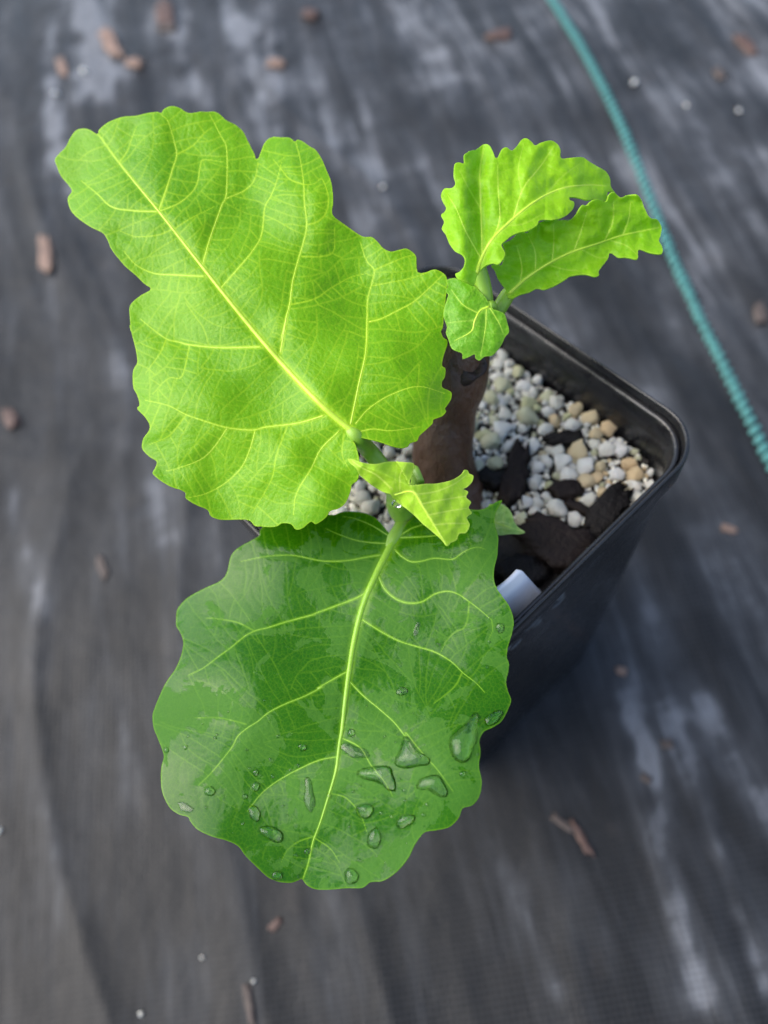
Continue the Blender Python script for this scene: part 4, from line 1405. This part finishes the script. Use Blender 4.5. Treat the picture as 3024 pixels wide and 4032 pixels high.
def drop(leaf, c, lx, ly, deg, label, group=None, hfac=.42, lob=.10, seed=0, arms=None, name='water_drop', poly=None):
    """dome of water standing on the leaf: c, lx, ly in photo px"""
    r = random.Random(seed)
    ph = [r.uniform(0, 6.28) for _ in range(4)]
    a0 = math.radians(deg)
    nr, na = 9, 36
    mpp = 0.182 / FPX
    if poly is not None:                       # outline given in px: radius by direction from c
        PO = spline(np.array(poly, float), 4.0, closed=True) - np.array(c, float)
        na = 60
        pth, prr = np.arctan2(PO[:, 1], PO[:, 0]), np.hypot(PO[:, 0], PO[:, 1])
        lx = ly = 2.0 * np.median(prr)

        def rad_at(th):
            dd = np.abs((pth - th + math.pi) % (2 * math.pi) - math.pi)
            return prr[dd < .12].mean() if (dd < .12).any() else prr[dd.argmin()]
    px, hh = [], []
    for i in range(nr + 1):
        t = i / nr
        for k in range(na):
            th = 2 * math.pi * k / na
            w = 1 + lob * (math.sin(2 * th + ph[0]) * .6 + math.sin(3 * th + ph[1]) * .5 + .3 * math.sin(5 * th + ph[2]))
            if arms:
                for (aa, al, aw) in arms:
                    dth = (th - math.radians(aa) + math.pi) % (2 * math.pi) - math.pi
                    w += al * math.exp(-(dth / aw) ** 2)
            if poly is not None:
                w = rad_at((th + math.pi) % (2 * math.pi) - math.pi) / (lx / 2)
            ex, ey = lx / 2 * t * w * math.cos(th), ly / 2 * t * w * math.sin(th)
            px.append((c[0] + ex * math.cos(a0) - ey * math.sin(a0), c[1] + ex * math.sin(a0) + ey * math.cos(a0)))
            hh.append(max(0, 1 - t * t) ** .62 * hfac * min(lx, ly) * mpp)
    px = np.array(px)
    S = leaf.surf(px)
    Vt = S + leaf.n * (np.array(hh) - 0.00003)[:, None]
    Vb = S[-na:] - leaf.n * 0.00025
    V = np.concatenate([Vt, Vb, [S[0] - leaf.n * 0.00025]])
    F = []
    for i in range(nr):
        for k in range(na):
            k2 = (k + 1) % na
            F.append((i * na + k, (i + 1) * na + k, (i + 1) * na + k2, i * na + k2))
    b0 = (nr + 1) * na
    for k in range(na):
        k2 = (k + 1) % na
        F.append((nr * na + k, b0 + k, b0 + k2, nr * na + k2))
        F.append((b0 + k, b0 + na, b0 + k2))
    me = mesh(name, V, F)
    import bmesh as _b
    bm = _b.new()
    bm.from_mesh(me)
    _b.ops.remove_doubles(bm, verts=bm.verts, dist=1e-7)
    _b.ops.recalc_face_normals(bm, faces=bm.faces)
    bm.to_mesh(me)
    bm.free()
    me.polygons.foreach_set('use_smooth', np.ones(len(me.polygons), bool))
    o = link(name, me, MAT['water'])
    tag(o, label, 'water drop', group)
    return o


def za(x, y):
    return tuple(ZA([(x, y)])[0])


K = 1 / 1.106
named = [((575, 645), 112, 66, 22, 'bean shaped water drop near the lower left margin of the dark leaf'),
         ((500, 555), 78, 50, 60, 'slanted oval water drop above the bean shaped drop'),
         ((980, 545), 74, 72, 0, 'round clear water drop to the right of the dark leaf midrib'),
         ((1155, 590), 88, 58, -25, 'tilted oval water drop with white glint below the puddle'),
         ((1020, 665), 98, 60, 105, 'tall oval water drop below the round clear drop'),
         ((920, 830), 78, 60, 75, 'egg shaped water drop close to the tip of the dark leaf'),
         ((598, 828), 48, 45, 0, 'round water drop on the margin left of the dark leaf tip'),
         ((305, 460), 48, 46, 0, 'round water drop beside the bright glint near the left margin'),
         ((1540, 140), 95, 52, -32, 'elongated water drop on the right margin of the dark leaf')]
for k, (c, a, b, dg, lab) in enumerate(named):
    drop(L2, za(*c), a * K, b * K, dg, lab, None, .40, .10, k + 1)
drop(L2, za(1412, 240), 1, 1, 0, 'largest bulging water drop beside the right margin of the dark leaf', None, .30, 0, 30,
     poly=ZA([(1345, 235), (1365, 210), (1400, 180), (1440, 140), (1470, 100), (1476, 140), (1466, 190), (1474, 235), (1452, 275), (1440, 312), (1420, 335), (1390, 335), (1362, 310), (1348, 270)]))
drop(L2, za(1178, 295), 1, 1, 0, 'pointed clear water pool under a vein fork right of the dark leaf midrib', None, .24, 0, 41, name='water_pool',
     poly=ZA([(1108, 330), (1128, 280), (1140, 245), (1160, 212), (1182, 258), (1214, 290), (1262, 312), (1262, 342), (1215, 352), (1160, 362), (1120, 352)]))
drop(L2, za(1030, 385), 1, 1, 0, 'flattened water pool spreading towards the dark leaf midrib', None, .24, 0, 42, name='water_pool',
     poly=ZA([(940, 388), (965, 362), (1035, 348), (1090, 352), (1106, 392), (1118, 440), (1106, 478), (1082, 448), (1035, 424), (978, 408)]))
drop(L2, za(1282, 430), 1, 1, 0, 'bent water pool along a side vein below the pointed pool', None, .24, 0, 49, name='water_pool',
     poly=ZA([(1215, 412), (1255, 392), (1300, 390), (1326, 425), (1344, 472), (1322, 488), (1284, 474), (1248, 452), (1205, 452)]))
drop(L2, za(738, 478), 150 * K, 48 * K, 80, 'narrow curved water streak left of the dark leaf midrib', None, .22, .22, 43, name='water_streak')
drop(L2, za(935, 285), 120 * K, 60 * K, 20, 'flat water patch in the vein fork right of the dark leaf midrib', None, .12, .25, 45, name='water_puddle')
drop(L2, za(200, 530), 80 * K, 36 * K, 20, 'flat water patch at the notch of the left leaf margin', None, .14, .2, 46, name='water_puddle')
sm_ = [(505, 440, 44, 38), (505, 380, 32, 28), (708, 268, 38, 36), (570, 325, 24, 22), (1405, 385, 30, 30), (115, 280, 26, 26), (198, 268, 22, 26), (458, 483, 26, 24), (578, 395, 18, 16), (1250, 518, 20, 18),
       (1235, 563, 22, 20), (730, 722, 34, 24), (1095, 570, 16, 16), (1050, 555, 18, 16), (920, 205, 36, 36), (690, 348, 16, 14), (825, 480, 22, 18), (328, 228, 16, 14), (292, 530, 16, 14), (625, 525, 14, 12), (680, 738, 18, 14), (955, 760, 20, 24), (1070, 770, 14, 12), (960, 437, 14, 14), (930, 460, 14, 12), (690, 832, 18, 14), (448, 600, 14, 18), (1470, 300, 18, 18)]
for k, (x, y, a, b) in enumerate(sm_):
    drop(L2, za(x, y), a * K, b * K, random.uniform(0, 180), 'tiny round water bead on the wet dark green leaf', 'tiny water beads on the dark leaf', .42, .06, 60 + k)
rb = random.Random(99)
for k in range(34):
    x, y = rb.uniform(150, 1420), rb.uniform(60, 800)
    if ((x - 800) / 640) ** 2 + ((y - 330) / 470) ** 2 > .92:
        continue
    a = rb.uniform(9, 17)
    drop(L2, za(x, y), a * K, a * rb.uniform(.8, 1) * K, 0, 'tiny round water bead on the wet dark green leaf', 'tiny water beads on the dark leaf', .45, .05, 300 + k)
for k, (x, y, a, b) in enumerate([(1325, 872, 62, 84), (612, 1330, 92, 62), (1245, 972, 24, 24), (880, 992, 26, 24), (1230, 1155, 24, 24), (1240, 800, 18, 26), (720, 880, 40, 110)]):
    c = tuple(Z8([(x, y)])[0])
    lab = ['round water drop high on the right margin of the dark leaf', 'low oval water drop in the middle of the right leaf half'][k] if k < 2 else 'tiny round water bead on the wet dark green leaf'
    drop(L2, c, a / 1.843, b / 1.843, 0 if k != 6 else 15, lab, None if k < 2 else 'tiny water beads on the dark leaf', .3 if k != 6 else .1, .1, 100 + k)
drop(LY, tuple(Z5([(575, 705)])[0]), 40, 34, 30, 'clear water drop hanging under the edge of the folded young leaf', None, .5, .05, 120)

# ------------------------------------------------------------------ litter on the mat
MAT['chip_tan'] = simple('tan_wood', (0.20, 0.130, 0.096), 0.6, 0.35, 220, 0.0006, 500)
MAT['chip_brown'] = simple('brown_wood', (0.080, 0.047, 0.037), 0.6, 0.4, 220, 0.0006, 500)
MAT['chip_grey'] = simple('grey_brown_wood', (0.070, 0.054, 0.046), 0.65, 0.4, 220, 0.0006, 500)
LIT = [((185, 1005), 170, 62, 88, 'tan', 'upright tan wood chip alone on the mat left of the lime leaf'),
       ((655, 60), 120, 85, 80, 'brown', 'chunky brown bark piece on the folded mat'),
       ((665, 122), 90, 30, 0, 'grey', 'dark bark edge piece under the chunky brown one'),
       ((445, 190), 150, 70, 60, 'tan', 'pale straw coloured wood shred beside the shiny fold'),
       ((535, 265), 75, 38, 10, 'tan', 'small orange wood chip at the foot of the straw shred'),
       ((250, 275), 90, 45, 75, 'tan', 'small pinkish wood chip on the bright fold'),
       ((1092, 258), 80, 42, 5, 'tan', 'lone oval tan wood chip above the lime leaf'),
       ((1962, 150), 110, 48, -4, 'brown', 'reddish brown bark chip left of the turquoise thread'),
       ((1225, 68), 70, 45, 10, 'brown', 'dull red bark bit near the mat edge fold'),
       ((2935, 188), 120, 52, 50, 'brown', 'slanted orange brown bark chip right of the turquoise thread'),
       ((2830, 298), 60, 40, 60, 'grey', 'small greyish bark bit below the slanted chip'),
       ((2215, 3240), 130, 36, 36, 'grey', 'pale thin wood splinter crossing a brown one'),
       ((2290, 3300), 190, 40, 62, 'brown', 'thin brown bark splinter on the mat below the pot'),
       ((2445, 2640), 50, 40, 20, 'tan', 'small tan bark crumb at the foot of the pot'),
       ((2870, 2085), 70, 36, 15, 'tan', 'faint tan chip on the grey mat right of the pot'),
       ((35, 1640), 90, 70, 60, 'brown', 'brown bark lump on the mat left of the lime leaf'),
       ((400, 2230), 110, 40, 70, 'grey', 'grey brown bark strip left of the dark leaf'),
       ((985, 3960), 200, 42, 82, 'grey', 'long grey brown stick lying below the dark leaf'),
       ((1085, 3640), 75, 34, 130, 'brown', 'short brown splinter below the dark leaf tip'),
       ((2628, 2930), 55, 45, 0, 'grey', 'dark soil crumb on the bright fold below the pot'),
       ((2545, 3065), 50, 36, 30, 'grey', 'second dark soil crumb farther along the bright fold'),
       ((3000, 1215), 100, 60, 80, 'grey', 'dark bark lump beyond the turquoise thread')]
for k, (px, lo, wd, deg, mt, lab) in enumerate(LIT):
    p = at_z(np.array(px, float), 0.002)
    ang, mpp = flat_angle(px, deg, 0.0)
    _, mpp2 = flat_angle(px, deg + 90, 0.0)
    lo, wd = lo * .80, wd * .74
    hz_ = min(wd * mpp2 * .35, .004)
    o = link('wood_chip', bark_mesh(lo * mpp, wd * mpp2, hz_, 40 + k, MAT['chip_' + mt]))
    zz = max(mat_z(p[0] + a, p[1] + b) for a, b in ((0, 0), (.004, 0), (-.004, 0), (0, .004), (0, -.004)))
    o.location = (p[0], p[1], zz + hz_ * .30)
    o.rotation_euler = (0, 0, ang)
    tag(o, lab, 'wood chip', 'wood and bark litter on the mat')
# white crumbs added in place of bright water glints on the mat
for k, (px, s) in enumerate([((2492, 352), 40), ((562, 3992), 34), ((8, 3275), 36), ((2698, 440), 30), ((2905, 455), 32), ((228, 390), 40), ((800, 3770), 26), ((1005, 3860), 26), ((340, 305), 40), ((1510, 745), 26)]):
    p = at_z(np.array(px, float), 0.0)
    _, mpp = flat_angle(px, 0, 0)
    o = link('granule', random.choice(MESHES['perlite']))
    r = s * mpp / 2
    o.location = (p[0], p[1], mat_z(p[0], p[1]) + r * .45)
    o.rotation_euler = (random.uniform(-1, 1), random.uniform(-1, 1), random.uniform(0, 6))
    o.scale = (2 * r * .7,) * 3
    tag(o, 'tiny white crumb standing in for a water glint on the dark weed mat', 'granule', 'white stand-ins for water glints on the mat')
